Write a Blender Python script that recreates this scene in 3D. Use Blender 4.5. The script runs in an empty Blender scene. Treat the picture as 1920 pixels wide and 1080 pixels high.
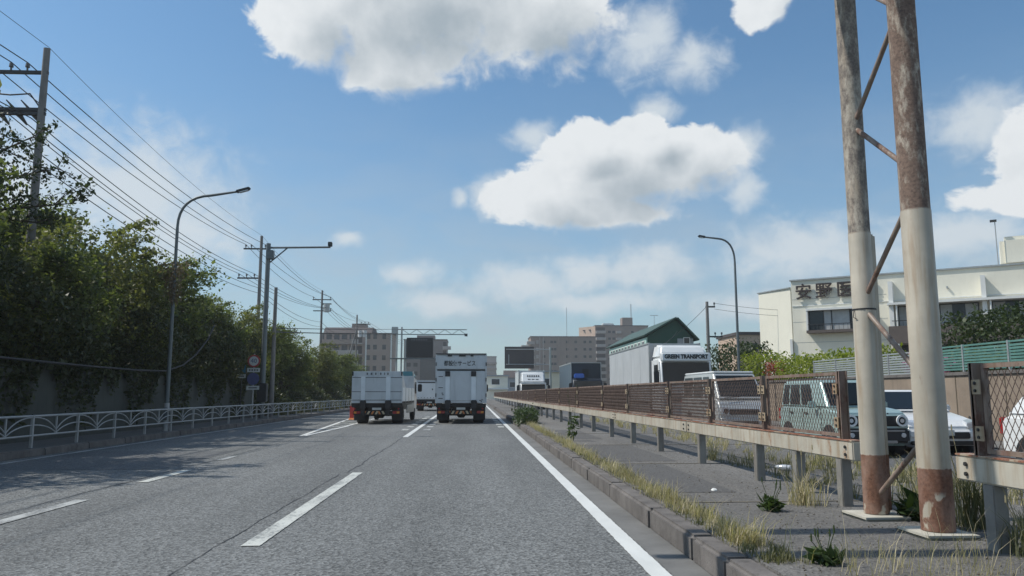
import bpy, bmesh, math, random
import numpy as np
from mathutils import Vector, Matrix

random.seed(7)
rng = np.random.default_rng(11)
R = math.radians
PI = math.pi
scene = bpy.context.scene
C = bpy.context.collection

# ------------------------------------------------------------------ camera
cam_data = bpy.data.cameras.new('camera')
cam_data.sensor_width = 36.0
cam_data.lens = 36.0 * 1450 / 1920
cam_data.clip_start = 0.05
cam_data.clip_end = 5000
cam = bpy.data.objects.new('camera', cam_data)
C.objects.link(cam)
cam.location = (0, 0, 1.35)
cam.rotation_euler = (R(90 + 7.776), 0, R(-2.817))
scene.camera = cam

# ------------------------------------------------------------------ light
SUN_EL, SUN_AHEAD = 52.0, 8.0
sdir = Vector((-math.cos(R(SUN_EL)) * math.cos(R(SUN_AHEAD)), math.cos(R(SUN_EL)) * math.sin(R(SUN_AHEAD)), math.sin(R(SUN_EL))))
sun_data = bpy.data.lights.new('sun', 'SUN')
sun_data.energy = 3.35
sun_data.angle = R(0.53)
sun_data.color = (1.0, 0.95, 0.87)
sun = bpy.data.objects.new('sun', sun_data)
C.objects.link(sun)
sun.rotation_euler = (-sdir).to_track_quat('-Z', 'Y').to_euler()
sun.location = (-30, 0, 40)

vs = scene.view_settings
vs.view_transform = 'Standard'
vs.look = 'None'
vs.exposure = 0.20
vs.gamma = 1.0
vs.use_curve_mapping = False
scene.cycles.max_bounces = 5
scene.cycles.diffuse_bounces = 3
scene.cycles.glossy_bounces = 3
scene.cycles.transmission_bounces = 4
scene.cycles.transparent_max_bounces = 8
scene.cycles.use_denoising = True

# ------------------------------------------------------------------ world: sky with clouds
world = bpy.data.worlds.new('World')
scene.world = world
world.use_nodes = True
wt = world.node_tree
wt.nodes.clear()


class NT:
    """tiny node-building helper"""
    def __init__(self, tree):
        self.t = tree

    def n(self, kind, **kw):
        nd = self.t.nodes.new(kind)
        for k, v in kw.items():
            setattr(nd, k, v)
        return nd

    def link(self, a, b):
        self.t.links.new(a, b)

    def put(self, sock, v):
        if hasattr(v, 'is_linked') or isinstance(v, bpy.types.NodeSocket):
            self.link(v, sock)
        elif v is not None:
            sock.default_value = v

    def math(self, op, a, b=None, c=None, clamp=False):
        nd = self.n('ShaderNodeMath', operation=op, use_clamp=clamp)
        self.put(nd.inputs[0], a)
        if b is not None: self.put(nd.inputs[1], b)
        if c is not None: self.put(nd.inputs[2], c)
        return nd.outputs[0]

    def vec(self, op, a, b=None, c=None):
        nd = self.n('ShaderNodeVectorMath', operation=op)
        self.put(nd.inputs[0], a)
        if b is not None: self.put(nd.inputs[1], b)
        if c is not None: self.put(nd.inputs[2], c)
        return nd.outputs['Value'] if op in ('LENGTH', 'DOT_PRODUCT', 'DISTANCE') else nd.outputs[0]

    def noise(self, v, scale, detail=4, rough=0.55, dist=0.0, out='Fac'):
        nd = self.n('ShaderNodeTexNoise')
        if v is not None: self.link(v, nd.inputs['Vector'])
        nd.inputs['Scale'].default_value = scale
        nd.inputs['Detail'].default_value = detail
        nd.inputs['Roughness'].default_value = rough
        nd.inputs['Distortion'].default_value = dist
        return nd.outputs[out]

    def rng(self, v, a, b, c=0.0, d=1.0, smooth=False):
        nd = self.n('ShaderNodeMapRange')
        if smooth: nd.interpolation_type = 'SMOOTHSTEP'
        self.put(nd.inputs['Value'], v)
        for k, x in zip(('From Min', 'From Max', 'To Min', 'To Max'), (a, b, c, d)):
            nd.inputs[k].default_value = x
        return nd.outputs[0]

    def mix(self, f, a, b, blend='MIX'):
        nd = self.n('ShaderNodeMix', data_type='RGBA', blend_type=blend)
        self.put(nd.inputs[0], f)
        self.put(nd.inputs[6], col4(a)); self.put(nd.inputs[7], col4(b))
        return nd.outputs[2]


def col4(c):
    if isinstance(c, (tuple, list)) and len(c) == 3:
        return (c[0], c[1], c[2], 1.0)
    return c


# cumulus banks, in degrees of azimuth (from the road's direction) and elevation
HARD = [(10.5, 16.4, 7.2, 3.6), (5.2, 14.4, 4.6, 2.2), (15.8, 16.6, 5.0, 2.8), (10.0, 13.3, 6.2, 1.5), (8.0, 18.2, 3.0, 1.6), (12.5, 18.8, 3.0, 1.6),
        (-5, 28.0, 11.5, 6.2), (-12.6, 26.0, 4.6, 3.4), (4.5, 27.0, 7.0, 4.2), (-6.5, 23.6, 6.5, 2.2),
        (22.0, 27.2, 2.6, 2.3), (39.5, 14.2, 4.6, 4.2), (36.5, 12.2, 3.6, 1.3),
        (-48, 20, 9, 5), (58, 24, 12, 6), (-75, 32, 12, 6), (95, 18, 16, 6), (130, 30, 14, 7), (-120, 20, 16, 6), (170, 24, 18, 7), (-160, 38, 12, 6), (20, 48, 14, 8), (-40, 52, 12, 7), (75, 50, 14, 7)]
SOFT = [(-23.8, 13.4, 6.2, 4.2), (-31.5, 13.0, 5.0, 4.6), (-20.8, 11.0, 4.0, 2.6), (13.0, 25.2, 2.6, 2.6), (16.6, 23.6, 2.4, 1.6),
        (20.0, 14.4, 1.3, 1.5), (20.3, 17.4, 1.3, 1.4), (4.4, 18.8, 1.8, 1.2), (1.4, 14.6, 1.8, 1.3), (14.0, 20.4, 1.6, 1.0),
        (24.0, 10.0, 6.0, 2.0), (33, 10.0, 5, 1.6), (3.5, 8.2, 4.0, 1.5), (8.2, 8.9, 2.6, 1.6), (13.0, 9.0, 3.6, 1.5), (9, 6.6, 6, .9), (-2.5, 6.6, 3.5, 1.1), (-9.4, 11.3, 1.1, .6), (-5, 8.8, 2.2, .9), (-1.2, 14.6, .7, .6), (22, 6.2, 6, 1.2), (35, 17, 3, 2)]


def field_group(name, ells, namp, nscale, dist, det=7):
    g = bpy.data.node_groups.new(name, 'ShaderNodeTree')
    g.interface.new_socket('Vector', in_out='INPUT', socket_type='NodeSocketVector')
    g.interface.new_socket('Field', in_out='OUTPUT', socket_type='NodeSocketFloat')
    h = NT(g)
    gi, go = h.n('NodeGroupInput'), h.n('NodeGroupOutput')
    p = gi.outputs[0]
    wob = h.vec('MULTIPLY', h.vec('SUBTRACT', h.noise(p, 0.22, 3, .55, 0, 'Color'), (.5, .5, .5)), (dist, dist * .8, 0))
    q = h.vec('ADD', p, wob)
    best = None
    for (a, e, ra, re) in ells:
        d = h.vec('LENGTH', h.vec('MULTIPLY_ADD', q, (1 / ra, 1 / re, 0), (-a / ra, -e / re, 0)))
        v = h.math('SUBTRACT', 1.0, d)
        best = v if best is None else h.math('SMOOTH_MAX', best, v, 0.12)
    n1 = h.math('SUBTRACT', h.noise(h.vec('MULTIPLY', p, (1, 1.25, 1)), nscale, det, .60, .35), .5)
    f = h.math('ADD', best, h.math('MULTIPLY', n1, namp))
    h.link(f, go.inputs[0])
    return g


W = NT(wt)
tc = W.n('ShaderNodeTexCoord')
nrm = W.vec('NORMALIZE', tc.outputs['Generated'])
sx = W.n('ShaderNodeSeparateXYZ'); W.link(nrm, sx.inputs[0])
az = W.math('MULTIPLY', W.math('ARCTAN2', sx.outputs[0], sx.outputs[1]), 180 / PI)
el = W.math('MULTIPLY', W.math('ARCSINE', sx.outputs[2]), 180 / PI)
cp = W.n('ShaderNodeCombineXYZ'); W.link(az, cp.inputs[0]); W.link(el, cp.inputs[1])
P0 = cp.outputs[0]
gh = field_group('cumulus_field', HARD, .95, 0.44, 2.8, 8)
gm = field_group('shade_field', HARD[:13], .45, 0.34, 2.8, 4)
gs = field_group('wisp_field', SOFT, 1.75, 0.50, 2.4)


def ev(g, v):
    nd = W.n('ShaderNodeGroup'); nd.node_tree = g
    W.link(v, nd.inputs[0])
    return nd.outputs[0]


fh = ev(gh, P0)
fsun = ev(gm, W.vec('ADD', P0, (-2.2, 2.0, 0)))
fs = ev(gs, P0)
under = W.math('ADD', W.math('SUBTRACT', fsun, fh), .15, clamp=True)
ah = W.rng(W.math('DIVIDE', W.math('ADD', fh, .06), W.math('ADD', .20, W.math('MULTIPLY', under, .75))), 0, 1, 0, 1, True)
as_ = W.rng(fs, -0.50, .85, 0, .86, True)
veil = W.math('MULTIPLY', W.rng(el, 25, 1.0, 0, 1, True), W.rng(W.noise(W.vec('MULTIPLY', P0, (1, 2.6, 1)), .10, 6, .6, .3), .30, .72, .38, .92, True))
shade = W.math('MULTIPLY', W.rng(fsun, -.15, 1.10, 0, 1.0, True), W.rng(fh, .0, .5, .25, 1, True))
lump = W.rng(W.noise(P0, .45, 6, .6), .3, .7, -.12, .12)
shade = W.math('ADD', shade, lump, clamp=True)
sky = W.n('ShaderNodeTexSky', sky_type='NISHITA')
sky.sun_disc = False
sky.sun_elevation = R(SUN_EL)
sky.sun_rotation = R(-(90 - SUN_AHEAD))
sky.altitude = 30
sky.air_density = 1.05
sky.dust_density = 0.7
sky.ozone_density = 2.2
skyc = W.mix(1.0, sky.outputs[0], (.775, 1.05, 1.13), 'MULTIPLY')
CW = (7.1, 7.4, 7.6)
CG = (3.3, 3.9, 4.4)
cumulus = W.mix(shade, CW, CG)
c1 = W.mix(W.math('MULTIPLY', veil, .90), skyc, (3.95, 4.6, 5.2))
c2 = W.mix(as_, c1, (5.9, 6.45, 6.85))
c3 = W.mix(ah, c2, cumulus)
world.cycles.sampling_method = 'MANUAL'
world.cycles.sample_map_resolution = 512
bg = W.n('ShaderNodeBackground')
W.link(c3, bg.inputs[0])
bg.inputs[1].default_value = 0.1
wo = W.n('ShaderNodeOutputWorld')
W.link(bg.outputs[0], wo.inputs[0])

# ------------------------------------------------------------------ materials
MATS = {}


def newmat(name):
    m = bpy.data.materials.new(name)
    m.use_nodes = True
    t = m.node_tree
    t.nodes.clear()
    h = NT(t)
    out = h.n('ShaderNodeOutputMaterial')
    b = h.n('ShaderNodeBsdfPrincipled')
    h.link(b.outputs[0], out.inputs[0])
    MATS[name] = m
    return m, h, b, out


def objco(h, world=False):
    if world:
        return h.n('ShaderNodeNewGeometry').outputs['Position']
    return h.n('ShaderNodeTexCoord').outputs['Object']


def bump(h, b, val, strength=.3, dist=.01):
    bn = h.n('ShaderNodeBump')
    bn.inputs['Strength'].default_value = strength
    bn.inputs['Distance'].default_value = dist
    h.link(val, bn.inputs['Height'])
    h.link(bn.outputs[0], b.inputs['Normal'])


def plain(name, c, rough=.6, metal=0.0, var=.18, scale=3.0, dirt=0.0, dirtc=(.10, .085, .065), bmp=0.0, coat=0.0, spec=.5, streak=False):
    m, h, b, out = newmat(name)
    co = objco(h, True)
    n = h.noise(co, scale, 6, .6)
    lo = tuple(x * (1 - var) for x in c); hi = tuple(min(1, x * (1 + var)) for x in c)
    cc = h.mix(h.rng(n, .3, .7), lo, hi)
    if dirt > 0:
        sv = h.vec('MULTIPLY', co, (6, 6, .7)) if streak else co
        dn = h.noise(sv, .9 if streak else 1.6, 8, .68)
        cc = h.mix(h.rng(dn, .48, .75, 0, dirt, True), cc, dirtc)
    h.link(cc, b.inputs['Base Color'])
    h.link(h.rng(n, .2, .8, max(.03, rough - .08), min(1, rough + .08)), b.inputs['Roughness'])
    b.inputs['Metallic'].default_value = metal
    b.inputs['Specular IOR Level'].default_value = spec
    if coat: 
        b.inputs['Coat Weight'].default_value = coat
        b.inputs['Coat Roughness'].default_value = .06
    if bmp: bump(h, b, h.noise(co, scale * 12, 4, .6), bmp, .008)
    return m


def asphalt(name, c, patch=.22, speck=.5, tracks=True):
    m, h, b, out = newmat(name)
    co = objco(h, True)
    big = h.noise(h.vec('MULTIPLY', co, (1, .22, 1)), .55, 5, .6)
    stain = h.noise(h.vec('MULTIPLY', co, (2.2, .10, 1)), .8, 5, .6)
    vo = h.n('ShaderNodeTexVoronoi'); h.link(co, vo.inputs['Vector']); vo.inputs['Scale'].default_value = 44
    fine = h.noise(co, 95, 3, .7)
    cc = h.mix(h.rng(big, .3, .7), tuple(x * (1 - patch) for x in c), tuple(x * (1 + patch) for x in c))
    if tracks:
        cc = h.mix(h.rng(stain, .5, .72, 0, .35, True), cc, tuple(x * .72 for x in c))
        sx_ = h.n('ShaderNodeSeparateXYZ'); h.link(co, sx_.inputs[0])
        wv = h.math('SINE', h.math('ADD', h.math('MULTIPLY', sx_.outputs[0], 3.63), h.math('MULTIPLY', h.noise(h.vec('MULTIPLY', co, (.3, .05, 1)), 1.0, 2), 1.3)))
        cc = h.mix(h.rng(wv, -.2, 1.0, 0, .32, True), cc, tuple(x * 1.22 for x in c))
        oil = h.noise(h.vec('MULTIPLY', co, (1.2, .35, 1)), 1.7, 7, .7)
        cc = h.mix(h.rng(oil, .60, .74, 0, .45, True), cc, tuple(x * .6 for x in c))
    sp = h.rng(vo.outputs['Color'], .0, 1.0, 1 - speck, 1 + speck)
    cc = h.mix(1.0, cc, sp, 'MULTIPLY')
    cc = h.mix(h.rng(fine, .56, .74, 0, .75), cc, tuple(x * .3 for x in c))
    h.link(cc, b.inputs['Base Color'])
    b.inputs['Roughness'].default_value = .82
    b.inputs['Specular IOR Level'].default_value = .35
    bump(h, b, h.math('ADD', vo.outputs['Distance'], h.math('MULTIPLY', fine, .6)), .7, .012)
    return m


def paintmark(name, c, under, wear=.5):
    m, h, b, out = newmat(name)
    co = objco(h, True)
    n = h.noise(co, 26, 6, .75)
    n2 = h.noise(h.vec('MULTIPLY', co, (1, .4, 1)), 3.0, 4, .6)
    w = h.math('ADD', h.math('MULTIPLY', n, .66), h.math('MULTIPLY', n2, .46))
    cc = h.mix(h.rng(w, wear, wear + .10), c, under)
    cc = h.mix(h.rng(n2, .35, .7, 0, .35), cc, tuple(x * .6 for x in c))
    h.link(cc, b.inputs['Base Color'])
    b.inputs['Roughness'].default_value = .6
    bump(h, b, n, .4, .006)
    return m


def rustpaint(name, paint, rust=(.16, .062, .03), amount=.5, zlo=None, zhi=None, streak=True, soft=.09, bare=None, keepv=(.30, .62)):
    """old paint over steel, rusting in patches; rust also wherever the paint has gone below zlo or above zhi"""
    m, h, b, out = newmat(name)
    co = objco(h, True)
    a = h.noise(h.vec('MULTIPLY', co, (1, 1, .35 if streak else 1)), 5.5, 8, .66)
    fine = h.noise(co, 40, 5, .65)
    fac = h.rng(a, amount, amount + soft, 0, 1, True)
    pc = h.mix(h.rng(h.noise(co, 2.2, 4, .6), .3, .7), tuple(x * .80 for x in paint), tuple(min(1, x * 1.12) for x in paint))
    rc = h.mix(h.rng(fine, .3, .7), tuple(x * .6 for x in rust), tuple(x * 1.4 for x in rust))
    rc = h.mix(h.rng(h.noise(h.vec('MULTIPLY', co, (1.5, 1.5, .8)), 4.5, 6, .65), .42, .66, 0, .75), rc, (rust[0] * 1.55 + .05, rust[1] * 1.9 + .05, rust[2] * 2.1 + .05))
    stain = h.rng(h.noise(h.vec('MULTIPLY', co, (9, 9, .8)), 1.3, 6, .6), .44, .70, 0, .62, True)
    pc = h.mix(stain, pc, (paint[0] * .60, paint[1] * .44, paint[2] * .30))
    if zlo is not None or zhi is not None:
        sp = h.n('ShaderNodeSeparateXYZ'); h.link(co, sp.inputs[0])
        wob = h.math('ADD', sp.outputs[2], h.math('MULTIPLY', h.math('SUBTRACT', fine, .5), .03))
        if zlo is not None:
            keep = h.rng(h.noise(h.vec('MULTIPLY', co, (1.6, 1.6, 1.0)), 3.4, 4, .5), .585, .612, 1, 0)   # flakes of old paint left
            fac = h.math('MAXIMUM', fac, h.math('MULTIPLY', h.rng(wob, zlo - .005, zlo + .005, 1, 0), h.math('MAXIMUM', keep, h.rng(wob, zlo - .22, zlo - .18, 0, 1))))
        if zhi is not None:
            hi_ = h.rng(wob, zhi - .01, zhi + .01, 0, 1)
            hf = h.math('MULTIPLY', hi_, h.rng(h.noise(h.vec('MULTIPLY', co, (1, 1, .45)), 11, 8, .75), keepv[0], keepv[1], 0, 1))
            rc = h.mix(hi_, rc, h.mix(h.rng(fine, .3, .7), tuple(x * .6 for x in bare), tuple(x * 1.4 for x in bare)))
            fac = h.math('MAXIMUM', fac, hf)
    h.link(h.mix(fac, pc, rc), b.inputs['Base Color'])
    h.link(h.rng(fac, 0, 1, .48, .9), b.inputs['Roughness'])
    bump(h, b, h.math('ADD', h.math('MULTIPLY', fac, .6), h.math('MULTIPLY', fine, .4)), .35, .004)
    return m


def leafmat(name, c, c2, trans=.35, hue=.5):
    m, h, b, out = newmat(name)
    geo = h.n('ShaderNodeNewGeometry')
    n = h.noise(geo.outputs['Position'], .75, 3, .6)
    f = h.math('ADD', h.math('MULTIPLY', geo.outputs['Random Per Island'], .55), h.math('MULTIPLY', h.rng(n, .3, .7), .45))
    cc = h.mix(f, c, c2)
    h.link(cc, b.inputs['Base Color'])
    b.inputs['Roughness'].default_value = .5
    b.inputs['Specular IOR Level'].default_value = .35
    tr = h.n('ShaderNodeBsdfTranslucent')
    h.link(h.mix(1.0, cc, (1.5, 1.65, .7), 'MULTIPLY'), tr.inputs[0])
    mx = h.n('ShaderNodeMixShader'); mx.inputs[0].default_value = trans
    h.link(b.outputs[0], mx.inputs[1]); h.link(tr.outputs[0], mx.inputs[2])
    h.link(mx.outputs[0], out.inputs[0])
    return m


def glassmat(name, c=(.012, .016, .018), rough=.06):
    m, h, b, out = newmat(name)
    co = objco(h, True)
    n = h.noise(co, 1.2, 3, .5)
    h.link(h.mix(n, tuple(x * .6 for x in c), tuple(x * 1.6 for x in c)), b.inputs['Base Color'])
    h.link(h.rng(n, .3, .7, rough, rough + .05), b.inputs['Roughness'])
    b.inputs['Specular IOR Level'].default_value = .32
    return m


ASPH = asphalt('asphalt', (.158, .163, .160), .20, .70)
PATCH = asphalt('asphalt_patch', (.128, .133, .135), .16, .6)
SEALANT = plain('crack_sealant', (.045, .046, .048), .7, 0, .3, 6)
MEDIAN = asphalt('median_asphalt', (.155, .148, .138), .28, .35, False)
FARROAD = asphalt('far_road_asphalt', (.125, .125, .125))
WALK = asphalt('walk_paving', (.17, .165, .155), .2, .25, False)
WHITE_LINE = paintmark('white_line_paint', (.68, .69, .66), (.16, .165, .165), .71)
WORN_LINE = paintmark('worn_line_paint', (.58, .59, .54), (.17, .175, .175), .555)
FAINT = paintmark('faint_line_paint', (.48, .49, .47), (.16, .165, .165), .54)
KERB = plain('kerb_concrete', (.155, .142, .132), .9, 0, .3, 3.1, .75, (.062, .056, .050), .8, 0, .3, True)
GUTTER = plain('gutter_concrete', (.16, .158, .15), .9, 0, .25, 1.5, .4, (.08, .075, .07), .4)
EARTH = plain('earth', (.09, .075, .05), .95, 0, .35, 1.3, .5, (.05, .045, .03), .6)
GRAVELM = plain('gravel_soil', (.17, .15, .115), .95, 0, .35, 2.3, .5, (.08, .07, .05), .7)
GRASSG = plain('far_ground', (.085, .095, .05), .95, 0, .3, .2)
BEAM = rustpaint('rail_beam_paint', (.50, .465, .385), (.26, .135, .07), .575, soft=.14)
BEAMTOP = rustpaint('rail_top_rust', (.44, .36, .27), (.22, .085, .048), .40)
RUST = rustpaint('rusty_frame', (.235, .18, .145), (.15, .085, .062), .48)
MESHM = plain('rusty_mesh', (.15, .105, .085), .85, .1, .35, 9)
BRACKET = rustpaint('bracket_paint', (.40, .32, .22), (.24, .11, .05), .52)
LEG = plain('leg_steel', (.235, .225, .205), .7, .1, .2, 4, .55, (.11, .075, .05), .2, 0, .4, True)
ZLOL, ZHIL, ZLOR, ZHIR = .78, 2.91, .74, 2.92
POLEP = rustpaint('gantry_paint', (.47, .425, .345), (.175, .085, .052), .635, ZLOL, ZHIL, bare=(.17, .145, .125), keepv=(.36, .56))
POLEQ = rustpaint('gantry_paint_near', (.47, .42, .335), (.165, .078, .048), .63, ZLOR, ZHIR, bare=(.155, .105, .080), keepv=(.30, .50))
BRACE = rustpaint('brace_paint', (.26, .205, .165), (.15, .085, .06), .50)
ARMM = rustpaint('gantry_arm_paint', (.40, .37, .32), (.14, .07, .045), .55)
PLINTH = plain('plinth_concrete', (.50, .475, .40), .9, 0, .15, 5, .35, (.22, .2, .16), .3)
GALV = plain('galvanised', (.42, .43, .42), .45, .6, .12, 6)
RAILW = plain('railing_paint', (.38, .385, .38), .5, .1, .12, 5, .35, (.2, .18, .15))
LAMPP = plain('lamp_pole_paint', (.13, .15, .155), .5, .3, .15, 4)
CONCP = plain('pole_concrete', (.20, .19, .18), .85, 0, .18, 2.5, .4, (.10, .09, .08), .2)
DARKP = plain('dark_steel', (.05, .052, .054), .55, .4, .2, 5)
WIREM = plain('wire_black', (.022, .022, .024), .6)
CERAM = plain('insulator', (.10, .10, .10), .4)
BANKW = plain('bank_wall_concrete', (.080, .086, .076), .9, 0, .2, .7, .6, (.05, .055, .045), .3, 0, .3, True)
BARK = plain('bark', (.07, .055, .042), .95, 0, .35, 7, 0, (0, 0, 0), .7)
LEAF = leafmat('leaf_green', (.05, .068, .026), (.20, .225, .085), .42)
LEAF2 = leafmat('leaf_olive', (.06, .072, .030), (.22, .222, .09), .42)
LEAFD = leafmat('leaf_dark', (.018, .032, .012), (.06, .085, .028), .25)
LEAFY = leafmat('leaf_yellow', (.13, .17, .02), (.28, .31, .04), .35)
IVY = leafmat('leaf_undergrowth', (.026, .036, .018), (.085, .10, .042), .25)
PINK = leafmat('petal_pink', (.45, .10, .30), (.62, .22, .45), .3)
REDLEAF = leafmat('leaf_red', (.20, .035, .03), (.34, .09, .06), .3)
STRAW = leafmat('grass_straw', (.24, .20, .115), (.60, .52, .35), .3)
GRASS = leafmat('grass_green', (.065, .075, .035), (.20, .185, .10), .3)
DRYLEAF = leafmat('leaf_dry', (.11, .075, .05), (.22, .17, .11), .25)
WEEDD = leafmat('weed_dark', (.025, .045, .014), (.075, .11, .035), .25)
TYRE = plain('tyre_rubber', (.018, .018, .018), .85, 0, .3, 9)
RIM = plain('wheel_rim', (.36, .37, .38), .35, .8, .1, 5)
STEELRIM = plain('steel_rim', (.20, .20, .20), .5, .5, .2, 5)
GLASS = glassmat('window_glass')
GLASSB = glassmat('building_glass', (.035, .042, .047), .08)
CURTAIN = plain('curtain', (.42, .43, .43), .9, 0, .12, 3)
LENS = plain('lamp_lens', (.62, .64, .66), .12, .3, .1, 8)
REDLENS = plain('red_lens', (.32, .02, .02), .2, 0, .1, 8)
AMBER = plain('amber_lens', (.55, .22, .03), .25)
BLACKP = plain('black_plastic', (.022, .022, .023), .6, 0, .2, 6)
CHASSIS = plain('chassis_black', (.030, .029, .028), .75, .1, .3, 4, .4, (.08, .07, .06))
ALU = plain('box_aluminium', (.53, .56, .575), .45, .1, .08, 1.1, .25, (.18, .19, .19), 0, 0, .5, True)
ALU2 = plain('gate_aluminium', (.54, .575, .595), .42, .1, .08, 1.3, .3, (.2, .21, .21), 0, 0, .5, True)
RAILLT = plain('lift_rail_white', (.72, .77, .80), .4, .15, .06, 3, .15, (.3, .3, .28))
WPAINT = plain('white_paint', (.76, .77, .76), .32, 0, .05, 1.5, .12, (.4, .38, .33), 0, .4)
WBOX = plain('white_box_panel', (.52, .545, .55), .45, 0, .06, .9, .3, (.33, .34, .34), 0, .1, .5, True)
TRAILER = plain('trailer_panel', (.47, .485, .49), .5, .1, .07, .8, .35, (.23, .24, .245), 0, 0, .5, True)
NAVY = plain('navy_panel', (.028, .036, .048), .4, .1, .15, 1.2)
NAVYS = plain('navy_side', (.08, .115, .145), .5, .1, .15, 1.0, .3, (.15, .17, .18))
BLUEP = plain('blue_paint', (.05, .15, .52), .35, 0, .1, 2, 0, (0, 0, 0), 0, .5)
TEAL = plain('teal_paint', (.05, .22, .27), .35, 0, .15, 2, 0, (0, 0, 0), 0, .4)
MINT = plain('mint_paint', (.36, .48, .455), .3, .15, .05, 1.5, 0, (0, 0, 0), 0, .9)
VANP = plain('van_silver', (.58, .59, .57), .35, .3, .06, 1.5, .12, (.25, .24, .22), 0, .6)
ORANGE = plain('hazard_orange', (.55, .19, .05), .5, 0, .15, 6, .3)
HAZW = plain('hazard_yellow', (.55, .46, .30), .5, 0, .12, 6, .3)
REDP = plain('red_plastic', (.62, .07, .06), .5, 0, .15, 5)
PLATE = plain('plate_white', (.55, .56, .52), .5)
INK = plain('sign_ink', (.015, .018, .02), .5)
INKG = plain('grey_ink', (.10, .105, .11), .5)
BROWNINK = plain('letter_brown', (.042, .028, .024), .5)
SIGNW = plain('sign_white', (.55, .56, .54), .5, 0, .06, 8)
SIGNB = plain('sign_blue', (.075, .09, .21), .45, 0, .1, 8)
SIGNT = plain('sign_teal', (.02, .16, .26), .45, 0, .1, 8)
SIGNR = plain('sign_red', (.38, .05, .05), .45, 0, .1, 8)
SIGNBACK = plain('sign_back', (.115, .10, .095), .6, .2, .12, 1.5)
HOSPW = plain('hospital_wall', (.77, .735, .62), .8, 0, .05, .5, .18, (.55, .53, .45), .05, 0, .3, True)
BROWNB = plain('brown_band', (.115, .092, .080), .7, 0, .12, 2)
DARKIN = plain('dark_interior', (.045, .042, .040), .9)
TRIMW = plain('white_trim', (.72, .72, .69), .6, 0, .05, 3)
RETWALL = plain('retaining_wall', (.27, .215, .165), .9, 0, .22, .8, .5, (.13, .10, .08), .5, 0, .3, True)
GREENF = plain('green_slat', (.10, .23, .20), .55, .1, .15, 3, .3, (.2, .2, .17))
GREYF = plain('grey_slat', (.30, .33, .33), .55, .1, .12, 3)
APT = plain('apartment_tile', (.33, .25, .21), .8, 0, .10, .25, .25, (.11, .10, .095))
APT2 = plain('apartment_tile_dark', (.285, .215, .18), .8, 0, .10, .3, .25, (.09, .08, .075))
APTP = plain('apartment_peach', (.52, .38, .29), .8, 0, .08, .3)
APTL = plain('balcony_pale', (.42, .37, .34), .8, 0, .1, .6)
APTD = plain('apartment_bluegrey', (.20, .175, .165), .8, 0, .1, .4)
ROOFB = plain('roof_brown', (.075, .062, .060), .8, 0, .12, .5)
GREENW = plain('green_wall', (.020, .075, .055), .7, 0, .12, 1.0, .2, (.03, .06, .05))
GREENR = plain('green_roof', (.030, .075, .055), .5, .1, .15, 1.0)
PALEG = plain('pale_green', (.42, .60, .52), .7, 0, .08, 1.5)
CREAMH = plain('cream_house', (.68, .64, .50), .8, 0, .06, 1)
GREYH = plain('grey_house', (.30, .32, .34), .8, 0, .08, 1)
TARP = plain('white_tarp', (.66, .66, .64), .6, 0, .10, 1.2, .2, (.4, .4, .38), .3)
SCREEN = plain('sign_screen', (.012, .013, .015), .5, 0, .2, 5)

# ------------------------------------------------------------------ mesh helpers


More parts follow.
